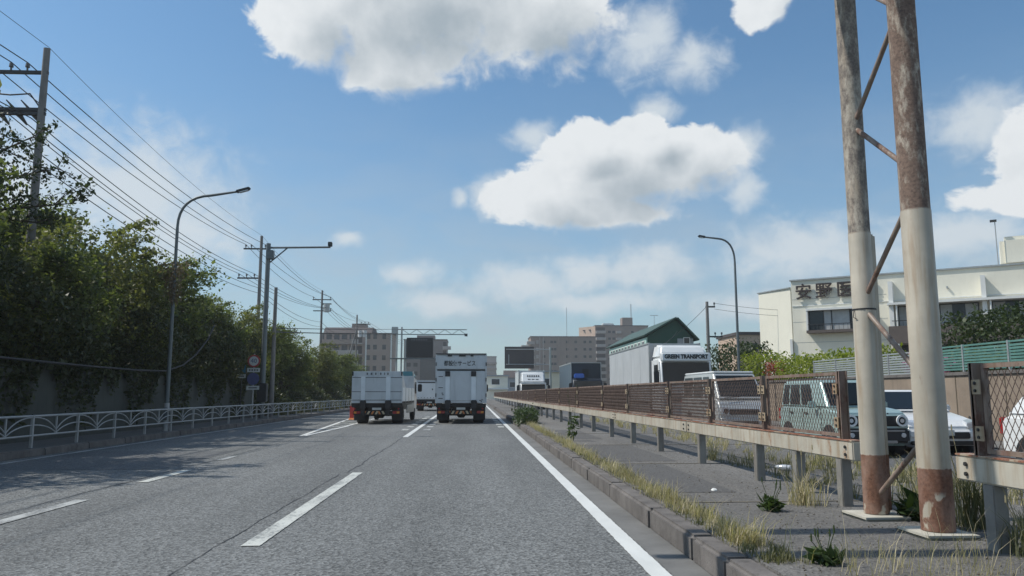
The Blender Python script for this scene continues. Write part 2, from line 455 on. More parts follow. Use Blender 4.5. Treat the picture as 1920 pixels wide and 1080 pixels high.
class MB:
    """collects simple shapes into one mesh"""
    def __init__(self):
        self.v = []; self.f = []

    def add(self, vs, fs):
        o = len(self.v)
        self.v += [tuple(p) for p in vs]
        self.f += [tuple(i + o for i in f) for f in fs]
        return self

    def box(self, x0, x1, y0, y1, z0, z1):
        return self.hexa([(x0, y0, z0), (x1, y0, z0), (x1, y1, z0), (x0, y1, z0), (x0, y0, z1), (x1, y0, z1), (x1, y1, z1), (x0, y1, z1)])

    def hexa(self, p):
        return self.add(p, [(3, 2, 1, 0), (4, 5, 6, 7), (0, 1, 5, 4), (1, 2, 6, 5), (2, 3, 7, 6), (3, 0, 4, 7)])

    def bar(self, a, b, w, h=None, up=(0, 0, 1)):
        """rectangular bar from a to b"""
        h = w if h is None else h
        a, b = Vector(a), Vector(b)
        d = (b - a).normalized()
        up = Vector(up)
        if abs(d.dot(up)) > .95: up = Vector((1, 0, 0)) if abs(d.x) < .9 else Vector((0, 1, 0))
        s = d.cross(up).normalized(); u = s.cross(d)
        s *= w / 2; u *= h / 2
        return self.hexa([a - s - u, a + s - u, b + s - u, b - s - u, a - s + u, a + s + u, b + s + u, b - s + u])

    def tube(self, pts, r, n=8, caps=True):
        pts = [Vector(p) for p in pts]
        rs = r if isinstance(r, (list, tuple)) else [r] * len(pts)
        rings = []
        prev = None
        for i, p in enumerate(pts):
            d = (pts[min(i + 1, len(pts) - 1)] - pts[max(i - 1, 0)]).normalized()
            if prev is None:
                s = d.orthogonal().normalized()
            else:
                s = (prev - d * prev.dot(d))
                s = s.normalized() if s.length > 1e-6 else d.orthogonal().normalized()
            prev = s
            u = d.cross(s)
            rings.append([p + (s * math.cos(2 * PI * k / n) + u * math.sin(2 * PI * k / n)) * rs[i] for k in range(n)])
        vs = [q for ring in rings for q in ring]
        fs = []
        for i in range(len(pts) - 1):
            for k in range(n):
                k2 = (k + 1) % n
                fs.append((i * n + k, i * n + k2, (i + 1) * n + k2, (i + 1) * n + k))
        if caps:
            fs.append(tuple(range(n - 1, -1, -1)))
            o = (len(pts) - 1) * n
            fs.append(tuple(o + k for k in range(n)))
        return self.add(vs, fs)

    def prism(self, poly, x0, x1):
        """polygon in (y, z) extruded along x"""
        n = len(poly)
        vs = [(x0, p[0], p[1]) for p in poly] + [(x1, p[0], p[1]) for p in poly]
        fs = [tuple(range(n)), tuple(range(2 * n - 1, n - 1, -1))] + [(i, i + n, (i + 1) % n + n, (i + 1) % n) for i in range(n)]
        return self.add(vs, fs)

    def prismz(self, poly, z0, z1):
        n = len(poly)
        vs = [(p[0], p[1], z0) for p in poly] + [(p[0], p[1], z1) for p in poly]
        fs = [tuple(range(n - 1, -1, -1)), tuple(range(n, 2 * n))] + [(i, (i + 1) % n, (i + 1) % n + n, i + n) for i in range(n)]
        return self.add(vs, fs)

    def disc(self, c, r, axis, depth, n=20, r2=None):
        a = Vector(axis).normalized()
        c = Vector(c)
        return self.tube([c, c + a * depth], [r, r if r2 is None else r2], n)

    def ring(self, c, r0, r1, axis, depth, n=24):
        a = Vector(axis).normalized(); s = a.orthogonal().normalized(); u = a.cross(s); c = Vector(c)
        vs = []
        for off in (0, depth):
            for r in (r0, r1):
                vs += [c + a * off + (s * math.cos(2 * PI * k / n) + u * math.sin(2 * PI * k / n)) * r for k in range(n)]
        fs = []
        for k in range(n):
            j = (k + 1) % n
            for (p, q) in ((0, 1), (1, 3), (3, 2), (2, 0)):
                fs.append((p * n + k, p * n + j, q * n + j, q * n + k))
        return self.add(vs, fs)

    def sheet(self, x0, x1, y0, y1, z):
        return self.add([(x0, y0, z), (x1, y0, z), (x1, y1, z), (x0, y1, z)], [(0, 1, 2, 3)])

    def build(self, name, mat, parent=None, bevel=0, seg=2, smooth=None, world=False):
        vs = self.v
        if world and parent is not None:
            L = parent.location
            vs = [(p[0] - L[0], p[1] - L[1], p[2] - L[2]) for p in vs]
        me = bpy.data.meshes.new(name)
        me.from_pydata([tuple(p) for p in vs], [], self.f)
        bm = bmesh.new(); bm.from_mesh(me)
        bmesh.ops.recalc_face_normals(bm, faces=bm.faces)
        if bevel:
            es = [e for e in bm.edges if len(e.link_faces) == 2 and e.calc_face_angle(0) > R(25)]
            bmesh.ops.bevel(bm, geom=es, offset=bevel, segments=seg, affect='EDGES', clamp_overlap=True)
        bm.to_mesh(me); bm.free()
        if smooth or (smooth is None and bevel):
            me.shade_smooth()
            me.set_sharp_from_angle(angle=R(smooth if smooth else 35))
        me.materials.append(mat)
        o = bpy.data.objects.new(name, me)
        C.objects.link(o)
        if parent is not None: o.parent = parent
        return o


def tag(o, label=None, cat=None, group=None, kind=None):
    if label: o['label'] = label
    if cat: o['category'] = cat
    if group: o['group'] = group
    if kind: o['kind'] = kind
    return o


def thing(name, label, cat, loc=(0, 0, 0), rz=0, group=None):
    o = bpy.data.objects.new(name, None)
    o.empty_display_size = .3
    C.objects.link(o)
    o.location = loc; o.rotation_euler = (0, 0, rz)
    return tag(o, label, cat, group)


def share(src, name, parent, loc=(0, 0, 0), scale=None, rz=0):
    o = bpy.data.objects.new(name, src.data)
    C.objects.link(o)
    o.parent = parent; o.location = loc; o.rotation_euler = (0, 0, rz)
    if scale: o.scale = scale
    return o


def arrays_mesh(name, V, Q, mat, parent=None, smooth=False):
    me = bpy.data.meshes.new(name)
    V = np.asarray(V, dtype=np.float32).reshape(-1, 3); Q = np.asarray(Q, dtype=np.int32)
    k = Q.shape[1]
    me.vertices.add(len(V)); me.vertices.foreach_set('co', V.ravel())
    me.loops.add(Q.size); me.loops.foreach_set('vertex_index', Q.ravel())
    me.polygons.add(len(Q)); me.polygons.foreach_set('loop_start', np.arange(len(Q), dtype=np.int32) * k)
    me.update(calc_edges=True)
    me.validate()
    me.materials.append(mat)
    o = bpy.data.objects.new(name, me); C.objects.link(o)
    if parent is not None: o.parent = parent
    return o


def leaves(centres, size, up=.5, aspect=.55):
    """diamond leaves at the given points"""
    n = len(centres)
    d = rng.normal(size=(n, 3)); d[:, 2] -= .15
    d /= np.linalg.norm(d, axis=1)[:, None]
    nr = rng.normal(size=(n, 3)); nr[:, 2] = np.abs(nr[:, 2]) + up
    s = np.cross(d, nr); s /= np.linalg.norm(s, axis=1)[:, None] + 1e-9
    L = size * rng.choice([.55, .75, .95, 1.2, 1.6], n, p=[.2, .25, .25, .2, .1])[:, None] * rng.uniform(.85, 1.15, n)[:, None]
    a = centres - d * L * .5; b = centres + d * L * .5
    nn = np.cross(s, d)
    m = centres - d * L * .06 - nn * L * .06
    w = s * L * aspect * .5
    V = np.stack([a, m + w, b, m - w], 1).reshape(-1, 3)
    Q = np.arange(n * 4).reshape(n, 4)
    return V, Q


def blades(base, h, w, lean=.35):
    """thin grass blades: a bent strip of two quads tapering to a tip"""
    n = len(base)
    ang = rng.uniform(0, 2 * PI, n)
    H = h * rng.uniform(.45, 1.25, n)
    ln = lean * H * rng.uniform(.2, 1.3, n)
    dx, dy = np.cos(ang), np.sin(ang)
    sxv = np.stack([-dy, dx, np.zeros(n)], 1) * (w * rng.uniform(.6, 1.3, n) / 2)[:, None]
    mid = base + np.stack([dx * ln * .35, dy * ln * .35, H * .6], 1)
    tip = base + np.stack([dx * ln, dy * ln, H * (1 - .12 * rng.uniform(0, 1, n))], 1)
    V = np.stack([base - sxv, base + sxv, mid - sxv * .8, mid + sxv * .8, tip - sxv * .15, tip + sxv * .15], 1).reshape(-1, 3)
    i = (np.arange(n) * 6)[:, None]
    Q = np.concatenate([i + np.array([[0, 1, 3, 2]]), i + np.array([[2, 3, 5, 4]])], 0)
    return V, Q


def text_obj(name, body, size, mat, parent, loc, rot=(PI / 2, 0, 0), extrude=.01, align='CENTER', width=None, bold=0.0):
    cu = bpy.data.curves.new(name, 'FONT')
    cu.body = body; cu.size = size; cu.extrude = extrude
    cu.align_x = align; cu.align_y = 'CENTER'
    cu.resolution_u = 3
    cu.offset = bold
    tmp = bpy.data.objects.new(name + '_tmp', cu); C.objects.link(tmp)
    dg = bpy.context.evaluated_depsgraph_get(); dg.update()
    me = bpy.data.meshes.new_from_object(tmp.evaluated_get(dg))
    bpy.data.objects.remove(tmp)
    me.name = name
    me.materials.clear(); me.materials.append(mat)
    if width and len(me.vertices):
        xs = [v.co.x for v in me.vertices]; k = width / max(1e-6, max(xs) - min(xs))
        for v in me.vertices: v.co.x *= k
    o = bpy.data.objects.new(name, me); C.objects.link(o)
    o.parent = parent; o.location = loc; o.rotation_euler = rot
    return o


def arc(a, b, c, n=8):
    """quadratic curve a -> c with control b"""
    a, b, c = Vector(a), Vector(b), Vector(c)
    return [a * (1 - t) ** 2 + b * 2 * t * (1 - t) + c * t * t for t in [i / n for i in range(n + 1)]]


def fence_x(y):
    return 3.86 - .011 * (y - 7.5) if y < 45 else 3.45


# ------------------------------------------------------------------ the setting
tag(MB().add([(-1500, -60, -.03), (1500, -60, -.03), (1500, 2500, -.03), (-1500, 2500, -.03)], [(0, 1, 2, 3)]).build('ground', GRASSG), kind='structure')

road = tag(MB().sheet(-9.5, 1.8, -20, 330, 0).build('road', ASPH), kind='structure')
med_pts = [(4.2, 330), (4.2, 55), (6.6, 24), (6.6, -20)]
med = MB()
med.prismz([(1.99, -20), (6.6, -20), (6.6, 24), (4.2, 55), (4.2, 330), (1.99, 330)], -.02, .2)
median = tag(med.build('median_strip', MEDIAN), kind='structure')
tag(MB().sheet(3.9, 11.8, -20, 330, -.006).build('far_road', FARROAD), kind='structure')
tag(MB().box(11.8, 13.6, -20, 330, -.02, .14).build('far_pavement', WALK), kind='structure')
tag(MB().box(-11.3, -9.66, -20, 330, -.02, .15).build('left_pavement', WALK), kind='structure')
# bank rising on the left
bank_v, bank_f = [], []
prof = [(-11.45, .12), (-11.9, .9), (-12.8, 1.5), (-14.5, 2.0), (-19, 2.8), (-40, 3.4), (-120, 3.6)]
ys = list(range(-20, 121, 4))
for i, y in enumerate(ys):
    for (x, z) in prof:
        fade = 1.0 if y < 70 else max(.05, 1 - (y - 70) / 60)
        bank_v.append((x + random.uniform(-.15, .15) * (x < -11.4), y, z * fade + random.uniform(-.15, .15) * (x < -11.4)))
k = len(prof)
for i in range(len(ys) - 1):
    for j in range(k - 1):
        bank_f.append((i * k + j, i * k + j + 1, (i + 1) * k + j + 1, (i + 1) * k + j))
tag(MB().add(bank_v, bank_f).build('bank', EARTH), kind='structure')
# raised ground behind the retaining wall on the right
tag(MB().prismz([(13.9, 6), (60, 6), (60, 48), (13.9, 48)], -.02, 1.82).build('terrace', GRAVELM), kind='structure')

# kerb of the median, block by block
kerb = tag(MB().box(1.785, 1.985, 66, 330, -.02, .2).build('kerb', KERB, bevel=.02), kind='structure')
blk = None
joints = [2.6, 3.2, 3.8, 4.4, 5.0, 5.6, 6.45, 7.98]
y = 7.98
while y < 64: 
    y += 2.0 if y > 8.2 else 2.3
    joints.append(y)
for a, b in zip(joints[:-1], joints[1:]):
    L = b - a
    bx = MB()
    dx = random.uniform(-.005, .005); dz = random.uniform(-.004, .004)
    near = a < 4.9
    bx.box(1.78 + dx + (.10 if near else 0), 1.985, a + .003, b - .003, -.02, .2 + dz - (.03 if near else 0))
    bx.build('kerb_block', KERB, kerb, bevel=.03 if not near else .045, seg=3)
# far-side kerbs
lk = tag(MB().box(-9.66, -9.5, 66, 330, -.02, .16).build('left_kerb', KERB, bevel=.02), kind='structure')
src = None
for i in range(28):
    y0 = 10 + i * 2.0
    if src is None:
        src = MB().box(-.08, .08, .006, 1.994, -.02, .16).build('kerb_block', KERB, lk, bevel=.025)
        src.location = (-9.58, y0, 0)
    else:
        share(src, 'kerb_block', lk, (-9.58 + random.uniform(-.006, .006), y0, random.uniform(-.006, .006)))
fk = tag(MB().box(11.66, 11.8, -20, 330, -.02, .15).build('far_kerb', KERB, bevel=.02), kind='structure')
MB().sheet(1.50, 1.79, -20, 120, .004).build('gutter', GUTTER, road)

# painted markings on the road
def mark(pts, m=WORN_LINE, z=.008):
    MB().add([(p[0], p[1], z) for p in pts], [tuple(range(len(pts)))]).build('road_marking', m, road)
def dash(x, y0, y1, w=.15, m=WORN_LINE, x2=None):
    x2 = x if x2 is None else x2
    if y0 > 20:
        return mark([(x - w / 2, y0), (x + w / 2, y0), (x2 + w / 2, y1), (x2 - w / 2, y1)], m)
    ya = max(y0, 2.0); ye = min(y1, 26.0)
    n_ = max(2, int((ye - ya) / .07)); vv, ff = [], []
    for i in range(n_ + 1):
        yy_ = ya + (ye - ya) * i / n_; xx_ = x + (x2 - x) * (yy_ - y0) / (y1 - y0)
        vv += [(xx_ - w / 2 + random.uniform(-.0035, .0035), yy_, .008), (xx_ + w / 2 + random.uniform(-.0035, .0035), yy_, .008)]
        if i: ff.append((2 * i - 2, 2 * i - 1, 2 * i + 1, 2 * i))
    if y1 > ye:
        vv += [(x2 - w / 2, y1, .008), (x2 + w / 2, y1, .008)]; k2 = len(vv)
        ff.append((k2 - 4, k2 - 3, k2 - 1, k2 - 2))
    MB().add(vv, ff).build('road_marking', m, road)
dash(1.405, -5, 150, .16, WHITE_LINE)
dash(-1.98, 7.24, 13.7, .17)
dash(-2.12, 24.6, 60, .17, WHITE_LINE, -2.35)
for k_ in range(7):
    dash(-2.55 - k_ * .02, 29.2 + k_ * 2.6, 30.3 + k_ * 2.6, .26)
    dash(-1.75 - k_ * .02, 29.2 + k_ * 2.6, 30.3 + k_ * 2.6, .26, FAINT)
for k_ in range(5):
    dash(1.12, 31.5 + k_ * 2.6, 32.6 + k_ * 2.6, .24)
dash(-4.98, 4.5, 10.4, .17, FAINT); dash(-5.05, 12.4, 14.3, .16); dash(-5.18, 16.4, 17.4, .16, FAINT)
dash(-5.42, 25.4, 33, .15, WHITE_LINE, -5.25); dash(-5.5, 25.4, 44, .15, WHITE_LINE, -6.75); dash(-5.3, 33, 44, .15, WHITE_LINE, -5.35)
for k_ in range(5):
    yy = 29.5 + k_ * 2.6; half = .12 + k_ * .26
    mark([(-5.42 - half, yy), (-5.36, yy + .9), (-5.36, yy + 1.5), (-5.42 - half, yy + .6)])
dash(-8.85, 8, 18, .13, FAINT, -9.15); dash(-9.15, 18, 60, .13, FAINT, -9.25)
def crack(pts, w, m=None):
    vv, ff = [], []
    for i, (x_, y_) in enumerate(pts):
        ww_ = w * random.uniform(.4, 1.3)
        vv += [(x_ - ww_, y_, .0045), (x_ + ww_, y_, .0045)]
        if i: ff.append((2 * i - 2, 2 * i - 1, 2 * i + 1, 2 * i))
    MB().add(vv, ff).build('sealed_crack', SEALANT, road)
for (xc, ya, yb, amp, w_) in ((-2.16, 13.8, 26, .05, .010), (-2.26, 5.5, 13.6, .03, .006), (-5.3, 6, 30, .05, .008)):
    q, y_, x_ = [], ya, xc
    while y_ < yb:
        q.append((x_, y_)); y_ += random.uniform(.12, .35); x_ = xc + (x_ - xc) * .8 + random.uniform(-amp, amp) * .5
    crack(q, w_)
for (x0, x1, y0, y1) in ((-8.9, -5.6, 14.5, 19.0),):
    MB().sheet(x0, x1, y0, y1, .0035).build('asphalt_patch', PATCH, road)
far_mark = bpy.data.objects['far_road']
for k_ in range(10):
    MB().sheet(7.35, 7.5, 14 + k_ * 12, 20 + k_ * 12, -.001).build('road_marking', WHITE_LINE, far_mark)
# old patches and joints on the median
for (x0, x1, y0, y1) in ((2.2, 3.1, 9.2, 12.8), (2.4, 3.5, 13.4, 17.5), (2.5, 3.3, 20, 25)):
    MB().sheet(x0, x1, y0, y1, .204).build('paving_patch', asphalt('median_patch', (.115, .112, .108), .15, .3, False), median)
for yy in (8.35, 12.9, 17.6, 22.6):
    MB().bar((2.08, yy, .205), (6.4, yy + .1, .205), .035, .004).build('joint_line', GRAVELM, median)

# ------------------------------------------------------------------ left railing
rail = thing('pedestrian_railing', 'pale grey metal railing with arched infill along the left pavement', 'railing', (-9.82, 10, .15))
tr = MB().tube([(0, 0, .70), (0, 2, .70)], .026, 8).build('top_rail', RAILW, rail, smooth=40)
br = MB().tube([(0, .0, .27), (0, 2, .27)], .022, 8).build('bottom_rail', RAILW, rail, smooth=40)
ps = MB().box(-.03, .03, -.03, .03, 0, .72).build('post', RAILW, rail, bevel=.006)
cb = MB().box(-.016, .016, .985, 1.015, .27, .70).build('centre_bar', RAILW, rail)
arcs = []
for s in (0, 1):
    for (zt, zb, k) in ((.67, .36, 1.0), (.50, .29, .95)):
        e0 = 0.03 if s == 0 else 1.97
        arcs.append(MB().tube(arc((0, e0, zt), (0, e0 + (.62 if s == 0 else -.62), zt), (0, 1.0, zb), 8), .015, 6).build('arch', RAILW, rail, smooth=60))
for i in range(1, 29):
    yy = i * 2.0
    for o_, nm in [(tr, 'top_rail'), (br, 'bottom_rail'), (ps, 'post'), (cb, 'centre_bar')] + [(a_, 'arch') for a_ in arcs]:
        share(o_, nm, rail, (0, yy, 0))

# ------------------------------------------------------------------ median fence: beam, legs, posts, mesh panels
def mesh_panel_data(L, H, pitch=.034, dh=.052, w=.004, dp=.007):
    """expanded-metal lattice L x H in the y-z plane"""
    mb = MB()
    n = int(L / pitch); rows = int(H / dh)
    py, pz = L / n, H / rows
    for r_ in range(rows):
        for c_ in range(n):
            up = (r_ + c_) % 2 == 0
            a = (0, c_ * py, r_ * pz if up else (r_ + 1) * pz)
            b = (0, (c_ + 1) * py, (r_ + 1) * pz if up else r_ * pz)
            dy, dz = b[1] - a[1], b[2] - a[2]
            ll = math.hypot(dy, dz); ny, nz = -dz / ll * w / 2, dy / ll * w / 2
            vs_ = []
            for x_ in (-dp / 2, dp / 2):
                vs_ += [(x_, a[1] - ny, a[2] - nz), (x_, b[1] - ny, b[2] - nz), (x_, b[1] + ny, b[2] + nz), (x_, a[1] + ny, a[2] + nz)]
            mb.add(vs_, [(0, 1, 2, 3), (7, 6, 5, 4), (0, 4, 5, 1), (2, 6, 7, 3)])
    return mb


Z0, Z1 = .92, 1.56   # panel bottom / top


def fence(name, label, spans, legs, beams):
    y_base = spans[0][0]
    th = thing(name, label, 'fence', (fence_x(y_base), y_base, .2))
    for (a, b) in beams:
        xa, xb = fence_x(a), fence_x(b)
        MB().hexa([(xa - .06, a, .68), (xa + .06, a, .68), (xb + .06, b, .68), (xb - .06, b, .68),
                   (xa - .06, a, .87), (xa + .06, a, .87), (xb + .06, b, .87), (xb - .06, b, .87)]).build('guard_beam', BEAM, th, bevel=.012, world=True)
        MB().hexa([(xa - .062, a + .01, .872), (xa + .062, a + .01, .872), (xb + .062, b - .01, .872), (xb - .062, b - .01, .872),
                   (xa - .062, a + .01, .884), (xa + .062, a + .01, .884), (xb + .062, b - .01, .884), (xb - .062, b - .01, .884)]).build('beam_cap', BEAMTOP, th, world=True)
        for q in (a + .14, b - .14):
            xq = fence_x(q) - .064
            for zz in (.735, .81):
                MB().disc((xq, q, zz), .017, (-1, 0, 0), .014, 6).build('beam_bolt', DARKP, th, world=True)
    for l_ in legs:
        x_ = fence_x(l_)
        MB().box(x_ - .055, x_ + .055, l_ - .0625, l_ + .0625, .19, .682).build('leg', LEG, th, bevel=.008, world=True)
    for i, (a, b, last) in enumerate(spans):
        xa, xb = fence_x(a), fence_x(b)
        # upright post at the far end of each span (and at the start)
        for q in ([a] if i == 0 else []) + [b]:
            xq = fence_x(q)
            p_ = MB()
            p_.box(xq - .045, xq + .045, q - .012, q + .012, .884, 1.585)
            p_.box(xq - .045, xq - .035, q - .028, q + .028, .884, 1.584)
            p_.box(xq + .035, xq + .045, q - .028, q + .028, .884, 1.584)
            p_.build('upright', RUST, th, world=True)
        g = .10
        y0, y1 = a + g, b - g
        x0, x1 = fence_x(y0), fence_x(y1)
        fr = MB()
        for zz in (Z0, Z1):
            fr.bar((x0, y0, zz), (x1, y1, zz), .035, .035)
        for (xx, yy) in ((x0, y0), (x1, y1)):
            fr.bar((xx, yy, Z0 - .017), (xx, yy, Z1 + .017), .034, .034)
        fo = fr.build('mesh_panel', RUST, th, world=True)
        L = y1 - y0
        me_o = mesh_panel_data(L - .03, Z1 - Z0 - .03, .034 if y1 < 20 else .05, .052 if y1 < 20 else .08, .0032 if y1 < 13 else (.004 if y1 < 20 else .007), .005 if y1 < 13 else (.011 if y1 < 20 else .034)).build('lattice', MESHM, fo)
        me_o.location = (x0 - th.location.x, y0 + .015 - th.location.y, Z0 + .015 - th.location.z)
        me_o.rotation_euler = (0, 0, math.atan2(-(x1 - x0), L))
        tag(me_o, kind='stuff')
        for (yy, sg) in ((y0, -1), (y1, 1)):
            for zz in (1.05, 1.40):
                xx = fence_x(yy)
                bk = MB().box(xx - .056, xx - .048, yy + sg * .085 if sg < 0 else yy - .012, yy + .012 if sg < 0 else yy + sg * .085, zz - .055, zz + .055).build('bracket', BRACKET, fo, world=False)
                for v in bk.data.vertices:
                    v.co.x -= th.location.x; v.co.y -= th.location.y; v.co.z -= th.location.z
                if y1 < 20:
                    for q in (-.028, .028):
                        MB().disc((xx - .056 - th.location.x, yy + sg * .04 - th.location.y, zz + q - th.location.z), .013, (-1, 0, 0), .010, 6).build('bolt', DARKP, fo)
    return th


posts = [7.98, 10.1, 12.35, 14.9, 18.7, 22.1, 27.0, 32.2, 37.6, 43.2, 49, 55, 61, 67, 73, 79, 85, 92, 99, 106, 114, 122, 130]
spans = [(a, b, False) for a, b in zip(posts[:-1], posts[1:])]
fence('guard_fence', 'long rusty mesh fence on a cream beam running down the median', spans,
      [8.05, 9.15, 10.4, 12.95, 15.7, 18.25, 20.95, 23.9, 26.5, 29.3, 32, 34.7, 37.5, 40.2, 43, 46, 49, 52, 55, 58, 61, 65, 70, 75, 80, 86, 92, 100, 110, 120],
      [(7.72, 13.6), (13.62, 20.2), (20.22, 28), (28.02, 40), (40.02, 60), (60.02, 90), (90.02, 131)])
fence('guard_fence', 'short near piece of rusty mesh fence right of the gantry columns', [(3.9, 5.83, False), (1.9, 3.88, False)],
      [5.72, 4.0, 2.2], [(1.8, 6.08)])

# ------------------------------------------------------------------ sign gantry: two columns, braces and arms overhead
gan = thing('sign_gantry', 'tall twin-column sign gantry with peeling cream paint and rusty feet', 'gantry', (3.83, 6.85, .2))
CA, CB_ = (3.785, 7.3), (3.82, 6.38)
for (cx, cy), m_, r_ in ((CA, POLEP, .104), (CB_, POLEQ, .122)):
    c_ = MB()
    n_ = 14
    c_.tube([(cx, cy, .24), (cx, cy, 2.915), (cx, cy, 2.925), (cx, cy, 6.3)], [r_ * 1.06, r_ * 1.0, r_ * .965, r_ * .95], 28)
    co_ = c_.build('column', m_, gan, smooth=40, world=True)
    pl = MB().box(cx - .24, cx + .22, cy - .25, cy + .25, .195, .235).build('base_plinth', PLINTH, gan, bevel=.02, world=True)
    if (cx, cy) == CA:
        MB().box(cx + .02, cx + r_ * 1.32, cy - .05, cy + .06, .25, 2.90).build('cover_strip', POLEP, gan, bevel=.02, world=True)
def brace(a, b, r=.024):
    MB().tube([a, b], r, 10).build('brace', BRACE, gan, smooth=50, world=True)
A_ = lambda z: (CA[0], CA[1] - .075, z)
B_ = lambda z: (CB_[0], CB_[1] + .09, z)
brace(A_(.42), B_(.98)); brace(B_(1.50), A_(2.12)); brace(A_(2.30), B_(3.02)); brace(B_(3.35), A_(3.95)); brace(A_(4.05), B_(4.75)); brace(B_(4.85), A_(5.5))
MB().ring((CA[0], CA[1], 2.15), .1045, .110, (0, 0, 1), .015).build('cable_tie', WIREM, gan, world=True)
MB().tube([(CA[0] - .110, CA[1] - .02, 2.15), (CA[0] - .125, CA[1] - .03, 2.08), (CA[0] - .10, CA[1] - .05, 2.06)], .004, 5).build('wire_end', WIREM, gan, world=True)
for (cx, cy) in (CA, CB_):
    for zz in (6.3, 7.1):
        MB().tube([(cx + .3, cy, zz), (-3.3, cy, zz)], .09, 12).build('arm_chord', ARMM, gan, smooth=50, world=True)
    MB().tube([(cx, cy, 6.2), (cx, cy, 7.15)], .12, 12).build('column_top', ARMM, gan, smooth=50, world=True)
    for i in range(6):
        xa = cx - i * 1.18
        MB().tube([(xa, cy, 6.35 if i % 2 else 7.05), (xa - 1.18, cy, 7.05 if i % 2 else 6.35)], .035, 8).build('arm_web', ARMM, gan, smooth=50, world=True)

# ------------------------------------------------------------------ street lamps
def street_lamp(label, x, y, z0, side, h, reach, rise):
    t = thing('street_lamp', label, 'street lamp', (x, y, z0), 0, 'curved-arm street lamps')
    s = side
    MB().tube([(0, 0, 0), (0, 0, .9)], .085, 14).build('base', LAMPP if s < 0 else RAILW, t, smooth=40)
    pts = [(0, 0, .9), (0, 0, h * .5), (0, 0, h - 1.15)] + [tuple(p) for p in arc((0, 0, h - 1.1), (0, 0, h - .05), (s * reach * .45, 0, h), 8)] + [(s * reach * .82, 0, h + rise * .8)]
    rr = [.068, .058, .05] + [.045] * 9 + [.036]
    MB().tube(pts, rr, 12).build('pole', LAMPP, t, smooth=60)
    hd = MB()
    a = Vector((s * reach * .80, 0, h + rise * .75)); b = Vector((s * reach, 0, h + rise * 1.5))
    hd.bar(a, b, .20, .09)
    head = hd.build('lamp_head', DARKP, t, bevel=.03)
    u = (b - a).normalized()
    c0, c1 = a + u * .12 - Vector((0, 0, .055)), b - u * .06 - Vector((0, 0, .055))
    MB().bar(c0, c1, .15, .02).build('lamp_lens', LENS, head)
    MB().box(-.06, .06, -.095, -.08, .35, .75).build('hatch', LAMPP, t)
    return t


street_lamp('dark curved street lamp rising from the trees by the left railing', -9.98, 26, .15, 1, 7.85, 2.35, .18)
street_lamp('grey curved street lamp beyond the vehicles, left of the white building', 12.05, 34.8, .14, -1, 8.35, 1.68, .08)
# hanging dead creeper on the left lamp
n = 900
base = np.stack([rng.normal(-9.98, .10, n), rng.normal(26, .14, n), 4.2 + 1.5 * rng.random(n) ** .7], 1)
base[:, 0] += rng.choice([.26, -.20, -.5, .0], n) * np.clip(base[:, 2] - 4.6, 0, 1)
V, Q = leaves(base, .11)
tag(arrays_mesh('creeper', V, Q, DRYLEAF), 'dry brown creeper hanging around the left street lamp pole', 'creeper')

# ------------------------------------------------------------------ utility poles and wires
def arm(t, x0, x1, z, ins, down=False):
    a = MB().box(x0, x1, -.05, .05, z - .05, z + .05).build('crossarm', DARKP, t)
    for q in ins:
        i_ = MB()
        i_.tube([(q, 0, z + .05), (q, 0, z + .16), (q, 0, z + .17), (q, 0, z + .30)], [.03, .03, .07, .055], 8)
        i_.build('insulator', CERAM, a)


def upole(label, x, y, z0, h, arms, r=.14, extra=None, name='utility_pole'):
    t = thing(name, label, 'utility pole', (x, y, z0), 0, 'utility poles')
    MB().tube([(0, 0, -.3), (0, 0, h)], [r, r * .66], 14).build('pole', CONCP, t, smooth=40)
    for (x0, x1, z, ins) in arms:
        arm(t, x0, x1, z - z0, ins)
    return t


POLES = [(-13.55, 24, 12.2), (-15.45, 56, 12.7), (-16.25, 83, 12.3), (-16.25, 108, 12.2)]
A3 = (-1.35, -.85, -.4)
p = upole('tall concrete utility pole among the trees nearest the left edge', -13.6, 24, 1.7, 10.5,
      [(-2.3, .1, 11.40, (-1.75, -1.05, -.55)), (-2.3, .12, 10.18, (-1.6,)), (-2.3, .12, 10.05, ())], .15)
for q in (-1.9, -1.35, -.8, -.35):
    MB().tube([(q - .25, -.1, 8.75), (q, .05, 8.45), (q + .06, .09, 8.36), (q + .22, .3, 8.08)], [.02, .05, .09, .03], 8).build('strain_insulator', CERAM, p, smooth=50)
MB().tube([(-2.2, 0, 8.9), (-1.6, 0, 9.0), (-1.0, 0, 8.95), (-.4, 0, 9.0), (-.1, 0, 8.6)], .025, 6).build('jumper_cable', WIREM, p, smooth=60)
p = upole('thin utility pole with two crossarms behind the traffic camera pole', -15.45, 56, 1.5, 11.2,
      [(-1.25, .45, 11.75, (-1.1, -.7, .3)), (-1.6, .05, 9.6, (-1.5, -.95, -.4))], .15)
p = upole('utility pole with a grey transformer left of the grey apartments', -16.25, 83, .6, 11.7,
      [(-1.0, 1.0, 11.3, (-.9, .9)), (-.9, 1.0, 10.1, (.2, .6, .95))], .15)
MB().tube([(.55, -.2, 9.35), (.55, -.2, 10.2)], .32, 14).build('transformer', GALV, p, smooth=40)
MB().box(.1, 1.0, -.15, .15, 10.2, 10.3).build('transformer_bracket', DARKP, p)
p = upole('utility pole with white transformers in front of the grey apartments', -16.25, 108, .2, 12.0,
      [(-.2, 1.9, 10.9, (.6, 1.1, 1.6)), (-.2, 1.5, 9.6, ())], .15)
for q in (.5, 1.15):
    MB().tube([(q, -.2, 8.9), (q, -.2, 9.8)], .30, 14).build('transformer', TARP, p, smooth=40)
MB().tube([(0, 0, 10.0), (-2.4, -1, -.2)], [.10, .12], 10).build('stay_pole', CONCP, p, smooth=40)
